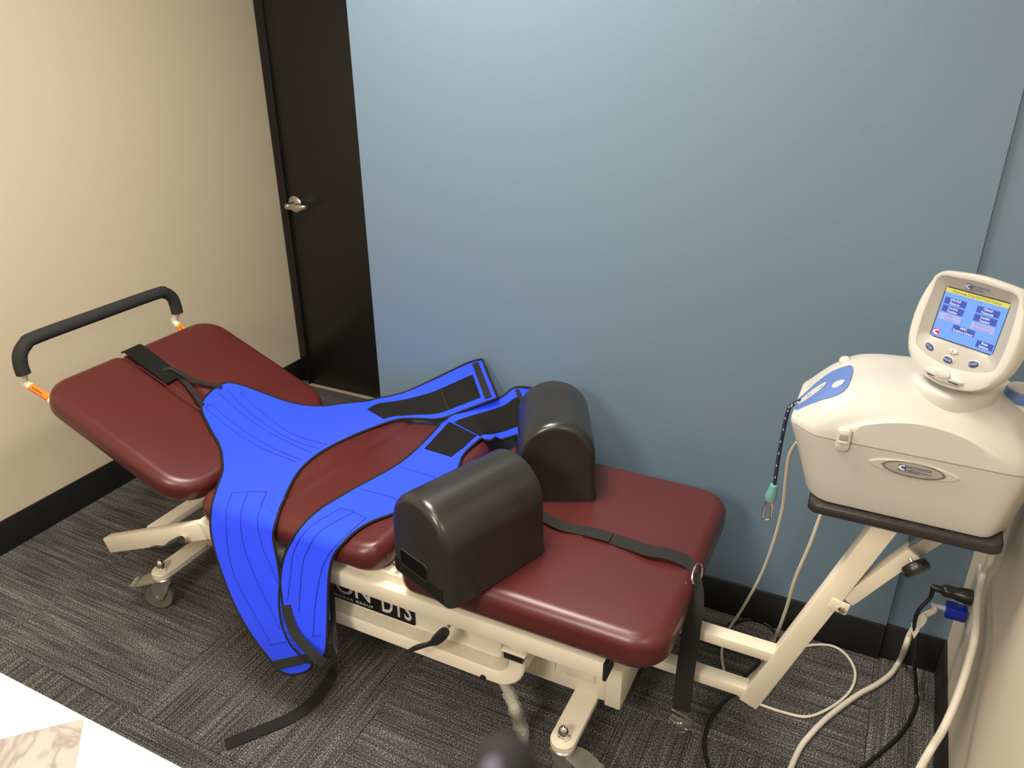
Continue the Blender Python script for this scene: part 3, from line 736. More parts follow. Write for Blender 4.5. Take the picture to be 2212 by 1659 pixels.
rectm('screen', -.497, .497, -.375, .372, D0, LCD)
rectm('screen_title_bar', -.497, .497, .305, .372, D0+.0003, LCDY)
def ht(s, u, v, size, m, d=D0+.0010, **kw): return text(s, size*W, frame(hq(u, v, d), U, Vv), m, un, 'screen_lettering', ext=.00005, **kw)
ht('Chattanooga Group DTS Triton Traction', 0, .338, .050, LCDK, sx=.92)
bw, bh = .135, .050
for (s, u, v, w_, m, tm) in (('DTS Pull\nPatterns', -.285, .185, bw*1.3, LCDB, LCDW), ('Cervical\nTraction', -.285, .065, bw*1.3, LCDB, LCDW), ('EMG\nTraction', -.29, -.055, bw*1.3, LCDG, LCDT),
                            ('Clinical\nProtocols', .235, .185, bw*1.3, LCDB, LCDW), ('Lumbar\nTraction', .235, .065, bw*1.3, LCDB, LCDW), ('Patient Card\nNot Inserted', .235, -.055, bw*1.3, LCDG, LCDT),
                            ('MMC\nGraphics Library', -.02, -.175, bw*1.3, LCDB, LCDW), ('Rope\nRelease', .355, -.285, bw*.95, LCDB, LCDW)):
    rectm('screen_button', u-w_, u+w_, v-bh, v+bh, D0+.0004, m); ht(s, u, v-.002, .050, tm, sx=.95)
em = frame(hq(-.425, -.305, D0+.0006), U, Vv); emblem(em, .095*W, un, LCDR, LCDW)
emblem(frame(hq(-.115, .465, .0036), U, Vv-NN*-.02), .085*W, un, NAVY, GREYP)
text('CHATTANOOGA\nGROUP', .045*W, frame(hq(.055, .462, .0038), U, Vv-NN*-.02), NAVY, un, sx=.9)
def cons(u, v):    # depth of the console surface
    t = max(0, min(1, (-.40-v)/.30)); return -.0055+.0095*t
def oval(name, u, v, ru, rv, m, rot=0, hgt=.003, base_=0):
    d = cons(u, v)+base_; L = []
    for (s, h_) in ((1, -.001), (1, hgt*.4), (.93, hgt*.8), (.7, hgt), (.02, hgt*1.05)):
        L.append([hq(u+(ru*s*math.cos(a)*math.cos(rot)-rv*s*math.sin(a)*math.sin(rot)), v+(ru*s*math.cos(a)*math.sin(rot)+rv*s*math.sin(a)*math.cos(rot)), d+h_) for a in [2*math.pi*i/28 for i in range(28)]])
    return MB().loops(L).go(name, m, un, 50)
for (nm, u, v, rot) in (('STOP', -.405, -.545, -.45), ('PAUSE', -.045, -.635, -.05), ('START', .335, -.575, .35)):
    oval('key_surround', u, v, .098, .066, WHITEP, rot, .0016); oval('oval_key', u, v, .083, .052, NAVY, rot, .0028)
    text(nm, .045*W, frame(hq(u, v, cons(u, v)+.0033), U*math.cos(rot)+Vv*math.sin(rot), Vv*math.cos(rot)-U*math.sin(rot)), LOGOW, un)
oval('oval_key', -.035, -.500, .078, .045, WHITEP, 0, .0028)
text('?', .06*W, frame(hq(-.035, -.500, cons(0, -.5)+.0034), U, Vv), NAVY, un)
# card slot
def slotl(ru, rv, d, cu=.0, cv=-.875): return [hq(cu+ru*math.cos(a), cv+rv*math.sin(a)*abs(math.sin(a))**.2-.03*(math.cos(a))**2*0, d) for a in [2*math.pi*i/36 for i in range(36)]]
MB().loops([slotl(.36, .105, -.012), slotl(.35, .10, .006), slotl(.30, .075, .0115), slotl(.1, .03, .0125)]).go('card_slot_hood', WHITEP, un, 60)
MB().add([hq(-.24, -.925, .0118), hq(.26, -.925, .0118), hq(.26, -.907, .0122), hq(-.24, -.907, .0122), hq(-.24, -.925, .008), hq(.26, -.925, .008), hq(.26, -.907, .008), hq(-.24, -.907, .008)], [(0, 1, 2, 3), (4, 5, 6, 7), (0, 4, 5, 1), (1, 5, 6, 2), (2, 6, 7, 3), (3, 7, 4, 0)]).go('card_slot', BLACKP, un, 0)
MB().loops([slotl(.135, .062, .010, 0, -.835), slotl(.130, .058, .0155, 0, -.835), slotl(.10, .04, .0165, 0, -.835)]).go('thumb_lip', WHITEP, un, 60)
# side dial
dc = V((.268, 1.600, 1.088))
MB().lathe([(.030, -.01), (.030, .020), (.0285, .024)], dc, (0, 0, 1), 36).go('blue_dial', BLUEP, un)
MB().lathe([(.0275, .020), (.0275, .026), (.024, .0275), (.001, .0275)], dc, (0, 0, 1), 36).go('dial_cap', WHITEP, un)
MB().lathe([(.031, -.004), (.031, .002), (.037, .004), (.040, .0), (.042, -.006)], dc, (0, 0, 1), 36).go('dial_well', WHITEP, un)

# ------------------------------------------------------------------ pull rope with clip
rp = empty('pull_rope', (-.13, YN, 1.0), 'dark blue flecked pull rope with teal grip and steel snap hook', 'rope')
R0 = [V((-.112, YN, 1.022)), V((-.126, YN, 1.010)), V((-.134, YN, .990))]; e1 = at(1673, 1046, y=YN)
rr = [*R0, V(((R0[2].x+e1.x)/2-.002, YN, (R0[2].z+e1.z)/2)), e1]
RS = smooth_path(rr, 10)
MB().tube(RS, .0042, 10).go('rope', ROPE, rp)
fl = MB()
for i in range(4, len(RS)-2, 3):
    fl.box(RS[i]+V((-.0022+.0012*(i % 2), -.0048, -.0022)), RS[i]+V((-.0004+.0012*(i % 2), -.0036, .0016)))
fl.go('rope_fleck', FLECK, rp, 0, kind='stuff')
e2 = at(1662, 1085, y=YN); ax = (e2-e1).normalized()
MB().lathe([(.005, 0), (.0085, .002), (.0095, .012), (.0125, .030), (.012, .036)], e1, ax, 18).go('teal_grip', TEAL, rp)
MB().lathe([(.011, .0), (.0105, .006), (.006, .012), (.004, .014)], e1+ax*.036, ax, 18).go('ferrule', GREYP, rp)
f0 = e1+ax*.048
hk = [f0+V((x_, 0, z_)) for x_, z_ in ((0, .004), (-.006, -.002), (-.0085, -.014), (-.010, -.030), (-.009, -.041), (-.002, -.047), (.006, -.044), (.0085, -.036), (.008, -.012), (.005, -.002))]
MB().tube(hk, .0022, 8, closed=True, sub=5).tube([f0+V((.0085, -.001, -.038)), f0+V((.006, -.001, -.006))], .0026, 8).go('snap_hook', CHROME, rp)
# ------------------------------------------------------------------ foam bolsters
def bolster(corner_front_left, du, dv, w, l, hgt, z0, label, slot=False):
    # du: direction across the end face, dv: axis direction
    o_ = V((corner_front_left[0], corner_front_left[1], z0)); du = V((*du, 0)).normalized(); dv = V((-du.y, du.x, 0)) if True else dv
    t = empty('foam_bolster', o_+du*w/2+dv*l/2, label, 'bolster', None)
    def sec(s, k, wz=1.0):   # k: inset from the rounded end
        out = []; ww = w/2*(1-.0*s)-k*.9; hh = hgt-k*.9
        r = ww*.97
        P = [(-ww-.004, 0.0), (-ww-.003, .012), (-ww, .03)]
        straight = hh-r
        for i in range(1, 4): P.append((-ww+(.0035)*i/3, .03+(straight-.03)*i/3))
        for i in range(1, 16): a = math.pi*i/16; P.append((-r*math.cos(a), straight+r*math.sin(a)))
        for i in range(3, 0, -1): P.append((ww-(.0035)*i/3, .03+(straight-.03)*i/3))
        P += [(ww, .03), (ww+.003, .012), (ww+.004, 0.0)]
        return P
    L = []
    rf = .022
    st = []
    for i in range(7):
        a = math.pi/2*i/6; st.append((rf*(1-math.sin(a)), rf*(1-math.cos(a))))
    rows = [(d, k) for k, d in [(q[1], q[0]) for q in st][::1]]
    seq = [(q[0], q[1]) for q in st][::-1]
    seq = [(rf*(1-math.cos(math.radians(a))), rf*(1-math.sin(math.radians(a)))) for a in (0, 15, 30, 45, 60, 75, 90)]
    seq = seq + [(l*.35, 0), (l*.65, 0)] + [(l-q[0], q[1]) for q in seq[::-1]]
    for (s, k) in seq:
        P = sec(s/l, k)
        L.append([o_ + du*(w/2+a) + dv*(s) + V((0, 0, c)) for a, c in P])
    MB().loops(L).go('body', BOLS, t, 50)
    if slot:
        # handle slot: black plate on the end face painted as its shaded inside
        def pt(a, c, d): return o_+du*a-dv*d+V((0, 0, c))
        sl = rrect(.040, .136, .036, .076, .006, 4)
        MB().loops([[pt(a, c, .0015) for a, c in sl], [pt(a, c, -.012) for a, c in inset2(sl, .001)]]).go('handle_slot', SLOTM, t)
        so2 = inset2(sl, -.004)
        MB().loops([[pt(a, c, .002) for a, c in sl], [pt(a, c, .0028) for a, c in inset2(sl, -.0015)], [pt(a, c, .0005) for a, c in so2]], False, False).go('slot_rim', BOLS, t)
        MB().add([pt(.012, .006, .0012), pt(.19, .006, .0012), pt(.19, .040, .0012), pt(.012, .040, .0012), pt(.012, .006, -.001), pt(.19, .006, -.001), pt(.19, .040, -.001), pt(.012, .040, -.001)], [(0, 1, 2, 3), (0, 4, 5, 1), (1, 5, 6, 2), (2, 6, 7, 3), (3, 7, 4, 0)]).go('fabric_strip', VELC, t, 0)
    return t
bolster((-.935, 1.228), (.203, -.073), None, .213, .312, .243, ZT+.004, 'black moulded foam bolster with handle slot, nearer the camera', True)
bolster((-.789, 1.607), (.141, .068), None, .214, .285, .238, ZT+.004, 'black moulded foam bolster standing beside the blue wall')

# ------------------------------------------------------------------ harnesses
def surf(x, y):
    if x < XH: return ZT + (XH-x)*TAN
    v = fold(V((x, y, ZT)))
    if x < -1.50: return ZT + (v.z-ZT)*(x-XH)/(-1.50-XH)
    return v.z if x < -1.0 else ZT
ER = .036
def yh(z): return Y0 - max(0, (ZT-ER-z))*.215
def depth_in(p, off):
    # signed: positive when the point is inside the (offset) draped solid
    zt = surf(p.x, p.y)+off
    if p.x < XH+.002 and p.y < Y1: return zt-p.z if p.y > Y0 else -1
    if p.y > Y0+ER: return zt-p.z
    zc = zt-off-ER
    if p.z > zc:
        return (ER+off) - math.hypot(p.y-(Y0+ER), p.z-zc)
    return p.y-(yh(p.z)-off)
def ats(px, py, off=.006):
    d = ray(px, py); t0 = (.86-HC)/d.z; t1 = (.0-HC)/d.z; n = 80; prev = t0
    for i in range(n+1):
        t = t0+(t1-t0)*i/n
        if depth_in(CAM+d*t, off) >= 0:
            a, b = prev, t
            for _ in range(13):
                m = (a+b)/2
                if depth_in(CAM+d*m, off) >= 0: b = m
                else: a = m
            return CAM+d*b
        prev = t
    return CAM+d*t1
def P3(s):
    px, py = s[0], s[1]
    if len(s) == 2: return ats(px, py)
    if s[2] == 's': return ats(px, py, s[3])
    if s[2] == 'y': return at(px, py, y=s[3]) if s[3] > 1.5 else ats(px, py, .006)
    return at(px, py, z=s[3])
def stitch(lines, parent, r=.0011, off=.0088):
    mb = MB()
    for ln in lines:
        P = smooth_path([V((a, b, 0)) for a, b in ln], 6); mb.tube([ats(p.x, p.y, off) for p in P], r, 5)
    mb.go('stitching', STITCH, parent, 0, kind='stuff')
class Ribbon:
    def __init__(s, pairs, sub=5, nv=10, crown=.0):
        A = [P3(a) for a, b in pairs]; B = [P3(b) for a, b in pairs]
        s.A = smooth_path(A, sub); s.B = smooth_path(B, sub); s.sub = sub; s.nv = nv; s.m = len(s.A); s.k = len(pairs)
        s.crown = crown
        s.PA = smooth_path([V((a[0], a[1], 0)) for a, b in pairs], sub); s.PB = smooth_path([V((b[0], b[1], 0)) for a, b in pairs], sub)
        w = []
        for a, b in pairs: w.append(0.0 if any(len(q) > 2 and ((q[2] == 'y' and q[3] > 1.5) or (q[2] == 'z' and q[3] > .555)) for q in (a, b)) else 1.0)
        s.w = [w[min(len(w)-1, i//sub)]*(1-(i % sub)/sub)+w[min(len(w)-1, i//sub+1)]*((i % sub)/sub) for i in range(s.m)]
        s.cache = {}
    def clampz(s, p, off=.005):
        if not (Y0-.06 < p.y < Y1 and -2.2 < p.x < -.28 and p.z > .05): return p
        if p.y > Y1-.03 and p.x > XH and p.z > ZT-.03: 
            e = Y1-p.y; z = surf(p.x, p.y)-(.03-math.sqrt(max(0, .03**2-(.03-e)**2)))+off
            return V((p.x, p.y, max(p.z, z)))
        if p.x < XH or p.y > Y0+ER: return V((p.x, p.y, max(p.z, surf(p.x, p.y)+off)))
        zt = surf(p.x, p.y); zc = zt-ER
        if p.z > zc:
            dy, dz = p.y-(Y0+ER), p.z-zc; r = math.hypot(dy, dz)
            if r < ER+off and r > 1e-5: k = (ER+off)/r; return V((p.x, Y0+ER+dy*k, zc+dz*k))
            return p
        return V((p.x, min(p.y, yh(p.z)-off), p.z))
    def pt(s, u, v, off=0):     # u in control index, v 0..1
        key = (round(u, 4), round(v, 4)); p = s.cache.get(key)
        if p is None:
            t = max(0, min(s.m-1.0001, u*s.sub)); i = int(t); f = t-i
            a = s.A[i]*(1-f)+s.A[i+1]*f; b = s.B[i]*(1-f)+s.B[i+1]*f
            w = s.w[i]*(1-f)+s.w[i+1]*f
            p = a*(1-v)+b*v
            if w < 1: p = s.clampz(p, .0045)
            if w > 0:
                qa = s.PA[i]*(1-f)+s.PA[i+1]*f; qb = s.PB[i]*(1-f)+s.PB[i+1]*f; q = qa*(1-v)+qb*v
                p = p*(1-w)+ats(q.x, q.y, .0045)*w
            s.cache[key] = p
        if off: p = p+s.nrm(u, v)*off
        return p.copy()
    def nrm(s, u, v):
        e = .05
        p0, p1 = s.pt(max(0, u-e), v), s.pt(min(s.k-1, u+e), v); q0, q1 = s.pt(u, max(0, v-.05)), s.pt(u, min(1, v+.05))
        n = (p1-p0).cross(q1-q0)
        n = n.normalized() if n.length > 1e-9 else V((0, 0, 1))
        c = s.pt(u, v)
        return n if n.dot(CAM-c) > 0 else -n
    def sheet(s, name, mt, parent, u0=None, u1=None, v0=0, v1=1, off=0, th=.0035, su=None, kw={}):
        u0 = 0 if u0 is None else u0; u1 = s.k-1 if u1 is None else u1
        nu = max(2, int((u1-u0)*s.sub)+1); nv = s.nv; T = []; Bt = []
        f0 = v0 if callable(v0) else (lambda u: v0); f1 = v1 if callable(v1) else (lambda u: v1)
        for i in range(nu+1):
            u = u0+(u1-u0)*i/nu
            for j in range(nv+1):
                v = f0(u)+(f1(u)-f0(u))*j/nv; p = s.pt(u, v); n = s.nrm(u, v)
                T.append(p+n*(off+th)); Bt.append(p+n*(off))
        W_ = nv+1; n0 = len(T); F = []
        for i in range(nu):
            for j in range(nv):
                a = i*W_+j; F.append((a, a+1, a+W_+1, a+W_)); F.append((n0+a, n0+a+W_, n0+a+W_+1, n0+a+1))
        for i in range(nu):
            for j in (0, nv):
                a = i*W_+j; F.append((a, a+W_, n0+a+W_, n0+a))
        for j in range(nv):
            for i in (0, nu):
                a = i*W_+j; F.append((a, a+1, n0+a+1, n0+a))
        return build(name, T+Bt, F, mt, parent, 60, **kw)
    def line(s, pts, r, off, n=6, mb=None, sub=5):
        Q = []
        for i in range(len(pts)-1):
            (u0, v0), (u1, v1) = pts[i], pts[i+1]; k = max(2, int(abs(u1-u0)*4)+2)
            for j in range(k): t = j/k; Q.append(s.pt(u0+(u1-u0)*t, v0+(v1-v0)*t, off))
        Q.append(s.pt(*pts[-1], off)); mb = mb or MB(); mb.tube(Q, r, n); return mb
# ---- left harness: belt end by the wall -> tab corner on the head cushion -> leg hanging off the near edge
hl_ = empty('traction_harness', (-1.5, 1.5, .55), 'blue neoprene harness with pull straps spread over the head and hip cushions', 'harness')
LP = [((1042, 776, 'y', 2.045), (1076, 860, 'y', 1.985)),
      ((1015, 783, 'y', 2.045), (1046, 871, 'y', 1.970)),
      ((975, 802, 'y', 2.035), (1004, 887, 'y', 1.940)),
      ((925, 826, 'y', 2.010), (950, 906, 'y', 1.905)),
      ((870, 850, 'y', 1.970), (905, 906, 'z', .566)),
      ((800, 865, 'y', 1.925), (862, 907, 's', .008)),
      ((738, 874, 's', .010), (815, 922)),
      ((685, 879, 's', .010), (765, 942)),
      ((625, 870), (715, 966)),
      ((570, 851), (683, 986)),
      ((520, 833), (655, 1010)),
      ((485, 829), (636, 1035)),
      ((452, 850), (622, 1062)),
      ((434, 880), (612, 1085)),
      ((452, 925), (604, 1105)),
      ((475, 968), (598, 1125)),
      ((481, 1015), (593, 1146)),
      ((467, 1060), (592, 1162, 'z', .540)),
      ((458, 1100, 'y', 1.240), (595, 1182, 'y', 1.232)),
      ((458, 1150, 'y', 1.225), (600, 1205, 'y', 1.218)),
      ((474, 1215, 'y', 1.205), (606, 1245, 'y', 1.200)),
      ((506, 1300, 'y', 1.185), (613, 1305, 'y', 1.185)),
      ((545, 1370, 'y', 1.175), (632, 1360, 'y', 1.172)),
      ((583, 1420, 'y', 1.168), (672, 1402, 'y', 1.164)),
      ((600, 1443, 'y', 1.165), (677, 1425, 'y', 1.160)),
      ((614, 1452, 'y', 1.163), (672, 1443, 'y', 1.160)),
      ((632, 1457, 'y', 1.162), (656, 1453, 'y', 1.160))]
RL = Ribbon(LP, 5, 14)
RL.sheet('neoprene_panel', NEO, hl_, 0, RL.k-1.0)
def edge(R, u0, u1, side, parent, name='binding', r=.0038):
    P = []; n = int((u1-u0)*R.sub)
    for i in range(n+1): P.append(R.pt(u0+(u1-u0)*i/n, side, .0022))
    return P
def bind(R, parent, closed_ends=True, r=.0040):
    k = R.k-1
    P = edge(R, 0, k, 0, parent) + [R.pt(k, v, .002) for v in (.2, .4, .6, .8)] + edge(R, 0, k, 1, parent)[::-1] + [R.pt(0, v, .002) for v in (.8, .6, .4, .2)]
    MB().tube(P, r, 8, closed=True).go('binding', BIND, parent, 60)
bind(RL, hl_)
RL.sheet('loop_fastener_panel', VELC, hl_, 1.05, 5.5, lambda u: .30-.10*max(0, (u-3))/2.5 + .35*max(0, (u-5))/1.0, lambda u: .86-.0*u, .0035, .0012)
RL.sheet('loop_fastener_seam', BIND, hl_, 2.55, 2.62, .30, .86, .0048, .0006)
RL.sheet('end_strap', WEB, hl_, .42, .85, .05, .93, .0040, .0016)
stitch([[(518, 848), (539, 867), (590, 910), (636, 939), (704, 960)], [(489, 840), (527, 880), (581, 922), (636, 952), (690, 969)],
        [(470, 848), (522, 893), (577, 931), (636, 962), (672, 977)], [(455, 872), (493, 905), (560, 952), (619, 981), (652, 994)], [(443, 880), (505, 931), (569, 969), (640, 998)],
        [(455, 872), (443, 880)], [(518, 848), (530, 846)], [(501, 1064), (536, 1062), (576, 1062)],
        [(501, 1064), (489, 1104), (491, 1171), (505, 1239), (539, 1306), (586, 1391)], [(536, 1062), (520, 1112), (527, 1180), (556, 1256), (588, 1322), (606, 1360)],
        [(576, 1062), (556, 1121), (567, 1180), (588, 1228), (601, 1262)], [(582, 1393), (617, 1386)]], hl_)
RL.sheet('foot_band', WEB, hl_, 23.2, 24.15, .0, 1.0, .0042, .0014)
# pull straps from the tab to the wide strip on the head cushion
def flat_strap(name, C, w, parent, mt=WEB, nrmf=None, th=.0018, sub=6, twist=None, **kw):
    S = smooth_path([V(c) for c in C], sub); m = len(S); L = []
    for i, c in enumerate(S):
        d = (S[min(i+1, m-1)]-S[max(i-1, 0)]).normalized()
        n = V(nrmf(i/(m-1))).normalized() if nrmf else V((0, 0, 1)); sd = d.cross(n).normalized(); n = sd.cross(d)
        ww = w(i/(m-1)) if callable(w) else w
        L.append([c-sd*ww/2, c+sd*ww/2, c+sd*ww/2+n*th, c-sd*ww/2+n*th])
    return MB().loops(L).go(name, mt, parent, 60, **kw)
hn = V((sa, 0, ca))
w0_ = [hp(HL-.006, 1.575, -.006), hp(HL-.022, 1.575, .004), hp(HL-.10, 1.572, .0045), hp(HL-.19, 1.570, .004), hp(HL-.205, 1.57, .002)]
flat_strap('wide_strip', w0_, lambda t: .070 if t < .93 else .050, hl_, VELC, lambda t: hn, .004)
tR, tL = ats(492, 832, .010), ats(440, 866, .010)
k0 = ats(352, 799, .012)
flat_strap('pull_strap', [k0, ats(372, 797, .020), ats(400, 812, .022), ats(432, 826, .014), ats(462, 833, .012), ats(480, 838, .008)], .017, hl_, WEB, lambda t: hn)
flat_strap('pull_strap', [k0+V((0, 0, -.003)), ats(372, 803, .010), ats(395, 820, .006), ats(418, 848, .010), ats(437, 876, .010)], .017, hl_, WEB, lambda t: hn)

# ---- right harness
hr_ = empty('traction_harness', (-1.15, 1.6, .55), 'blue neoprene harness running under the nearer bolster down to the floor strap', 'harness')
RP = [((1150, 838, 'y', 2.040), (1185, 915, 'y', 1.985)),
      ((1112, 838, 'y', 2.045), (1148, 930, 'y', 1.960)),
      ((1084, 858, 'y', 2.010), (1110, 942, 'y', 1.940)),
      ((1045, 872, 'y', 1.985), (1080, 951, 'y', 1.922)),
      ((1002, 888, 'y', 1.945), (1056, 953, 's', .012)),
      ((966, 904, 'y', 1.905), (1043, 947, 's', .011)),
      ((945, 925), (1020, 965, 's', .011)),
      ((920, 952), (1001, 985)),
      ((893, 978), (993, 1005)),
      ((862, 1003), (980, 1035)),
      ((820, 1028), (935, 1070)),
      ((775, 1052), (895, 1090)),
      ((730, 1078), (862, 1106)),
      ((690, 1103), (835, 1117)),
      ((660, 1130), (805, 1128)),
      ((636, 1160), (775, 1145)),
      ((620, 1190, 'y', 1.262), (746, 1170)),
      ((611, 1220, 'y', 1.240), (722, 1200, 'y', 1.250)),
      ((607, 1255, 'y', 1.225), (712, 1245, 'y', 1.232)),
      ((605, 1300, 'y', 1.210), (710, 1300, 'y', 1.215)),
      ((610, 1345, 'y', 1.195), (709, 1350, 'y', 1.200)),
      ((628, 1388, 'y', 1.180), (706, 1400, 'y', 1.185)),
      ((655, 1418, 'y', 1.170), (697, 1425, 'y', 1.172)),
      ((670, 1430, 'y', 1.166), (688, 1435, 'y', 1.168))]
RR = Ribbon(RP, 5, 14)
RR.sheet('neoprene_panel', NEO, hr_, 0, RR.k-1.0)
bind(RR, hr_)
RR.sheet('loop_fastener_panel', VELC, hr_, .8, 5.0, lambda u: .22+.0*u, lambda u: .82+.06*max(0, u-4), .0040, .0012)
RR.sheet('loop_fastener_patch', VELC, hr_, 5.10, 7.6, .14, lambda u: .88-.10*max(0, u-6.5), .0042, .0014)
RR.sheet('end_strap', WEB, hr_, .75, 1.0, .05, .5, .0058, .0012)
stitch([[(738, 1097), (764, 1106), (790, 1119)], [(738, 1097), (670, 1138), (636, 1188), (626, 1256), (621, 1298)], [(764, 1106), (695, 1145), (666, 1184), (653, 1225), (645, 1322)],
        [(790, 1119), (733, 1171), (704, 1208), (691, 1246), (681, 1306), (676, 1374)], [(672, 1375), (694, 1371)], [(864, 1008), (910, 1022), (965, 1040)], [(780, 1056), (850, 1076), (880, 1092)]], hr_)
# webbing along the left margin, then down to the floor
yy = 1.195
flat_strap('side_webbing', [at(618, 1307, y=1.200), at(626, 1340, y=1.188), at(640, 1372, y=1.176), at(660, 1396, y=1.166), at(684, 1420, y=1.156), at(700, 1434, y=1.156)], .030, hr_, WEB, lambda t: (.12, -1, .35), .0022)
flat_strap('long_tail_strap', [at(716, 1262, y=1.262), at(720, 1330, y=1.235), at(724, 1395, y=1.21), at(723, 1440, z=.030), at(705, 1480, z=.010), at(670, 1522, z=.004), at(625, 1552, z=.004), at(560, 1580, z=.003), at(487, 1609, z=.003)],
           lambda t: .018+.020*min(1, max(0, (t-.25)/.3)), hr_, WEB, lambda t: (0, -1, .1) if t < .3 else ((0, -(1-(t-.3)/.2), .1+(t-.3)/.2*1) if t < .5 else (0, 0, 1)), .002, sub=10)
# ------------------------------------------------------------------ strap on the leg cushion
ns = empty('belt_strap', (-.45, 1.54, ZT), 'black webbing strap with steel ring lying across the leg cushion and hanging down', 'strap')
z_ = ZT
C = [at(1120, 1085, z=z_+.008), at(1165, 1110, z=z_+.012), at(1210, 1135, z=z_+.012), at(1262, 1148, z=z_+.006), at(1310, 1160, z=z_+.006), at(1370, 1180, z=z_+.010), at(1405, 1191, z=z_+.014), at(1440, 1196, z=z_+.016), at(1480, 1212, z=z_+.008), at(1500, 1232, z=z_-.012), at(1506, 1248, z=z_-.03)]
flat_strap('strap', C, lambda t: .040 if t > .3 else .034, ns, WEB, lambda t: (.0, -.1, 1) if t < .85 else (1, 0, .4), .002, sub=8)
C2 = [at(1262, 1147, z=z_+.010), at(1290, 1154, z=z_+.010), at(1320, 1162, z=z_+.011)]
flat_strap('sewn_overlap', C2, .038, ns, WEB, None, .0016)
rc = at(1506, 1240, y=1.530); L = []
rn = V((.80, -.1, .25)).normalized(); ru = V((0, 1, 0)); ru = (ru-rn*ru.dot(rn)).normalized(); rv = rn.cross(ru)
MB().tube([rc+ru*math.cos(a)*.031+rv*math.sin(a)*.021 for a in [2*math.pi*i/28 for i in range(28)]], .0024, 8, closed=True).go('steel_ring', CHROME, ns)
ys = 1.50
hang = [at(1500, 1240, y=1.530), at(1503, 1275, y=1.505), at(1497, 1330, y=1.475), at(1488, 1400, y=1.465), at(1478, 1470, y=1.460), at(1473, 1535, y=1.458)]
flat_strap('hanging_strap', hang, lambda t: .022+.022*min(1, t*3.2), ns, WEB, lambda t: (.35-.2*t, -1, .2), .002, sub=8)
bk = at(1473, 1544, y=1.455)
bx_ = V((.92, .1, -.38)).normalized()
MB().bar(bk-bx_*.030, bk+bx_*.030, .004, .006).bar(bk-bx_*.028+V((0, -.01, -.012)), bk+bx_*.026+V((0, -.01, -.016)), .003, .022).bar(bk-bx_*.004+V((0, -.012, -.02)), bk+bx_*.010+V((0, -.012, -.040)), .003, .016).go('buckle', CHROME, ns)

# ------------------------------------------------------------------ outlet, plugs and cables
op = MB(); 
pts = rrect(1.845, 1.955, .335, .485, .006, 4)
ot = empty('wall_outlet', (XR, 1.90, .41), 'white wall outlet plate low on the grey wall', 'outlet')
MB().loops([[V((XR, a, c)) for a, c in pts], [V((XR-.005, a, c)) for a, c in pts], [V((XR-.0065, a, c)) for a, c in inset2(pts, .003)]]).go('cover_plate', WHITEP, ot)
MB().loops([[V((XR-.005, a, c)) for a, c in rrect(1.882, 1.918, .345, .475, .004, 4)], [V((XR-.0085, a, c)) for a, c in rrect(1.883, 1.917, .346, .474, .004, 4)]]).go('socket_face', GREYP, ot)
def cord(name, P, r, m, label, cat='cable', sub=8, par=None):
    b = MB().tube([V(p) for p in P], r, 10, sub=sub)
    if par: return b.go(name, m, par)
    return b.go(name, m, None, 60, label=label, cat=cat)
y1_, z1_ = 1.885, .424
bc_ = empty('power_cord', (XR-.02, y1_, z1_), 'black power cord plugged into the upper socket, trailing to the floor', 'cable')
plug = [(.0205, 0), (.0205, .010), (.018, .026), (.0145, .036), (.015, .046), (.016, .058), (.0125, .066), (.0095, .068), (.0085, .086), (.006, .092)]
MB().lathe(plug, (XR-.010, y1_, z1_), (-1, -.02, .03), 20).go('plug', BLACKP, bc_)
cord('cord', [V((XR-.098, y1_-.002, z1_+.003)), at(2010, 1290, y=1.88), at(1985, 1318, y=1.87), at(1975, 1350, y=1.87), at(1974, 1400, y=1.88), at(1975, 1440, y=1.88), at(1979, 1490, z=.03), at(1976, 1530, z=.006), at(1950, 1580, z=.005), at(1900, 1628, z=.005), at(1830, 1685, z=.005)], .0052, CABLEB, None, par=bc_)
wc = empty('extension_cord', (XR-.02, y1_, z1_-.05), 'thick white cord with clear blue plug in the lower socket, running across the carpet', 'cable')
MB().box((XR-.058, y1_-.018, z1_-.070), (XR-.010, y1_+.018, z1_-.036), .005).go('blue_plug', BLUEC, wc)
MB().lathe([(.010, 0), (.008, .01), (.0065, .024), (.0055, .030)], (XR-.056, y1_, z1_-.053), (-1, 0, .1), 14).go('plug_collar', mat('clear_collar', (.5, .5, .62), .2, trans=.3), wc)
cord('cord', [V((XR-.083, y1_, z1_-.050)), at(2018, 1318, y=1.885), at(1998, 1330, y=1.885), at(1978, 1352, y=1.885), at(1965, 1372, y=1.885), at(1955, 1400, y=1.89), at(1945, 1425, z=.020), at(1925, 1455, z=.008), at(1895, 1478, z=.008), at(1850, 1503, z=.008), at(1790, 1548, z=.008), at(1750, 1588, z=.008), at(1725, 1622, z=.008), at(1700, 1680, z=.008)], .0078, CABLEW, None, par=wc)
tg = MB()
tg.add([at(1995, 1322, y=1.872), at(2003, 1338, y=1.872), at(1996, 1350, y=1.870), at(1972, 1372, y=1.868), at(1968, 1348, y=1.868), at(1986, 1330, y=1.870)], [(0, 1, 2, 3, 4, 5)])
tg.add([at(1986, 1360, y=1.868), at(1984, 1366, y=1.866), at(1974, 1380, y=1.866), at(1966, 1356, y=1.868), at(1972, 1352, y=1.868)], [(0, 1, 2, 3, 4)])
tg.v = tg.v + [v+V((0, .0012, 0)) for v in tg.v]; n_ = len(tg.v)//2
tg.f += [tuple(i+n_ for i in f) for f in tg.f]
tg.go('paper_cable_tag', mat('paper_tag', (.72, .68, .60), .6), wc, 0)
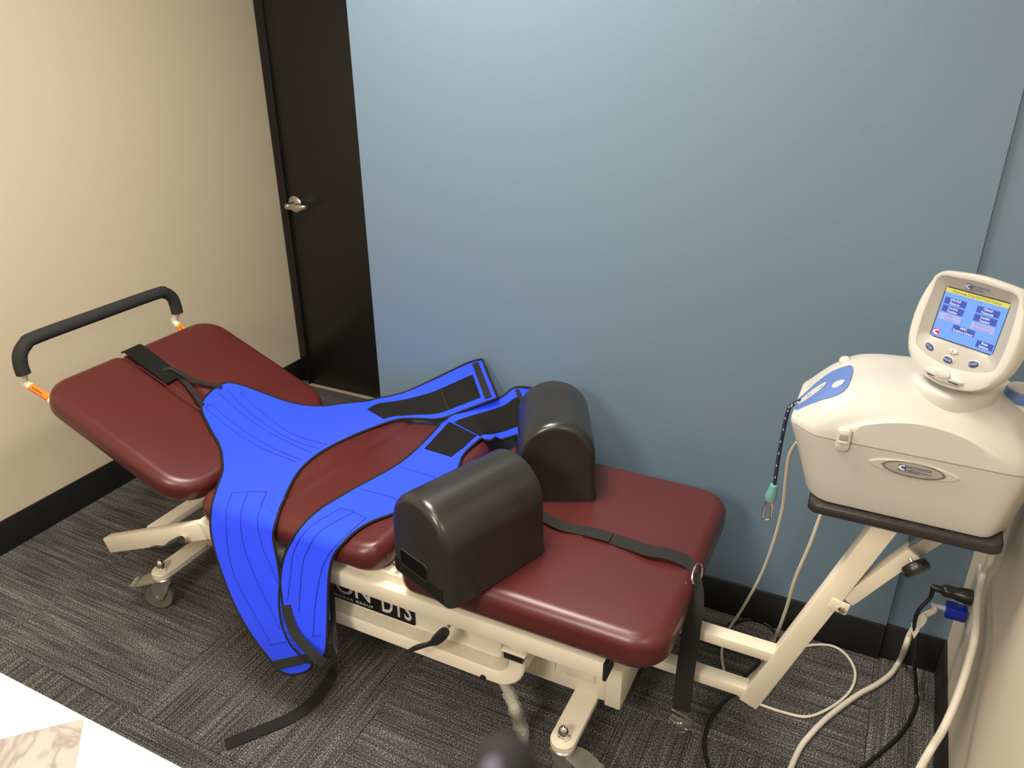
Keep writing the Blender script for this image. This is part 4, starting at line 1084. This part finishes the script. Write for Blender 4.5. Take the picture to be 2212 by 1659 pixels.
cord('white_cable', [at(2178, 1110, x=.325), at(2160, 1150, x=.325), at(2140, 1210, x=.325), at(2124, 1240, x=.328), at(2112, 1300, x=.318), at(2106, 1370, x=.312), at(2095, 1420, x=.31), at(2070, 1500, x=.30), at(2040, 1570, x=.285), at(2010, 1620, x=.27), at(1985, 1665, x=.25), at(1950, 1740, x=.22), at(1930, 1800, z=.009)], .0085, CABLEW, 'thick white cable hanging from the machine down the grey wall')
cord('thin_cable', [at(1722, 955, y=1.66), at(1705, 985, y=1.70), at(1697, 1040, y=1.74), at(1690, 1100, y=1.78), at(1668, 1180, y=1.82), at(1640, 1250, y=1.86), at(1600, 1320, y=1.89), at(1575, 1358, y=1.90), at(1560, 1398, z=.012), at(1562, 1440, z=.006), at(1577, 1478, z=.005), at(1600, 1505, z=.005), at(1640, 1521, z=.005), at(1690, 1538, z=.005), at(1745, 1548, z=.005), at(1800, 1525, z=.005), at(1838, 1490, z=.005), at(1847, 1450, z=.005), at(1825, 1412, z=.005), at(1790, 1394, z=.005), at(1735, 1397, z=.005), at(1680, 1420, z=.005)], .0042, CABLEW, 'thin white cable dropping from the left end of the machine and looping on the carpet')
cord('thin_cable', [at(1780, 1098, y=1.60), at(1772, 1115, y=1.60), at(1750, 1175, y=1.62), at(1718, 1250, y=1.66), at(1700, 1310, y=1.70), at(1682, 1360, y=1.76), at(1665, 1395, z=.03), at(1640, 1430, z=.008), at(1618, 1462, z=.006), at(1600, 1486, z=.010), at(1606, 1508, z=.013), at(1640, 1518, z=.012)], .0042, CABLEW, 'thin white cable hanging from under the tray to the carpet behind the post')
cord('thin_black_cable', [at(1680, 1395, z=.006), at(1676, 1370, z=.006), at(1655, 1348, z=.006), at(1620, 1337, z=.006), at(1588, 1345, z=.006), at(1575, 1352, z=.016), at(1590, 1400, z=.020), at(1640, 1425, z=.014), at(1612, 1460, z=.012), at(1590, 1495, z=.006), at(1562, 1518, z=.005), at(1535, 1555, z=.005), at(1521, 1600, z=.005), at(1526, 1640, z=.005), at(1540, 1690, z=.005)], .0048, CABLEB, 'thin black cable curling on the carpet behind the hanging strap')

# ------------------------------------------------------------------ marble-look desk, bottom left
dk = empty('desk', (-1.1, .2, 0), 'white marble print desk top with beige edge at the lower left', 'desk')
DX0, DX1, DY0, DY1, DZ = -1.75, -.56, -.15, .500, .75
MB().box((DX0, DY0, DZ-.028), (DX1, DY1, DZ-.0012), .001).go('desk_board', EDGEM, dk)
g1, g2, g3 = at(181, 1553, z=DZ), at(0, 1597, z=DZ), at(163, 1655, z=DZ)
dirA = (g2-g1).normalized(); gL = g1+dirA*.6; dirB = (g3-g1).normalized(); gB = g1+dirB*.38
def slab(P, m, e=.0006):
    Q = [V((p[0], p[1])) for p in P]; ar = sum(Q[i-1].x*Q[i].y-Q[i].x*Q[i-1].y for i in range(len(Q)))
    if ar < 0: Q = Q[::-1]
    Q = inset2(Q, e); MB().loops([flat(Q, DZ-.0012), flat(Q, DZ)]).go('marble_tile', m, dk, 0)
def onx(p, d, x): t = (x-p.x)/d.x; return (x, p.y+d.y*t)
def ony(p, d, y): t = (y-p.y)/d.y; return (p.x+d.x*t, y)
pa = ony(g1, dirA, DY0); pb = onx(g1, dirB, DX1)
slab([(g1.x, g1.y), pa, (DX1, DY0), pb], MARG)
slab([(g1.x, g1.y), (g1.x, DY1), (DX0, DY1), (DX0, DY0), pa], MARB)
slab([(g1.x, g1.y), pb, (DX1, DY1), (g1.x, DY1)], MARB)
for (x_, y_) in ((DX0+.05, DY0+.05), (DX1-.05, DY0+.05), (DX0+.05, DY1-.06), (DX1-.05, DY1-.06)):
    MB().box((x_-.02, y_-.02, 0), (x_+.02, y_+.02, DZ-.028), .002).go('leg', BLACKP, dk)
# ------------------------------------------------------------------ knob on a pole, close to the camera
kb = CAM + ray(1092, 1662).normalized()*.22
ps = empty('pole_stand', (kb.x, kb.y, 0), 'out of focus black round knob topping a pole at the bottom edge', 'stand')
MB().lathe([(.004, -.02), (.0055, -.014), (.0078, -.007), (.0088, 0), (.0078, .0045), (.0055, .0075), (.002, .0088), (.0003, .009)], kb, (0, 0, 1), 28).go('knob', mat('matt_black_knob', (.016, .015, .015), .75, spec=.2), ps)
MB().lathe([(.0032, -.001), (.0034, .0006), (.002, .0014), (.0003, .0015)], kb+(CAM-kb).normalized()*.0078-_R*.0022-_D*-.0005, (CAM-kb).normalized(), 20).go('knob_highlight', mat('lavender_highlight', (.085, .08, .12), .7), ps)  # raised lavender disc stands in for the highlight on the knob
MB().tube([(kb.x, kb.y, .02), (kb.x, kb.y, kb.z-.018)], .0045, 14).go('pole', BLACKP, ps)
MB().lathe([(.11, 0), (.11, .006), (.09, .014), (.02, .022), (.008, .03)], (kb.x, kb.y, 0), (0, 0, 1), 32).go('base', BLACKP, ps)
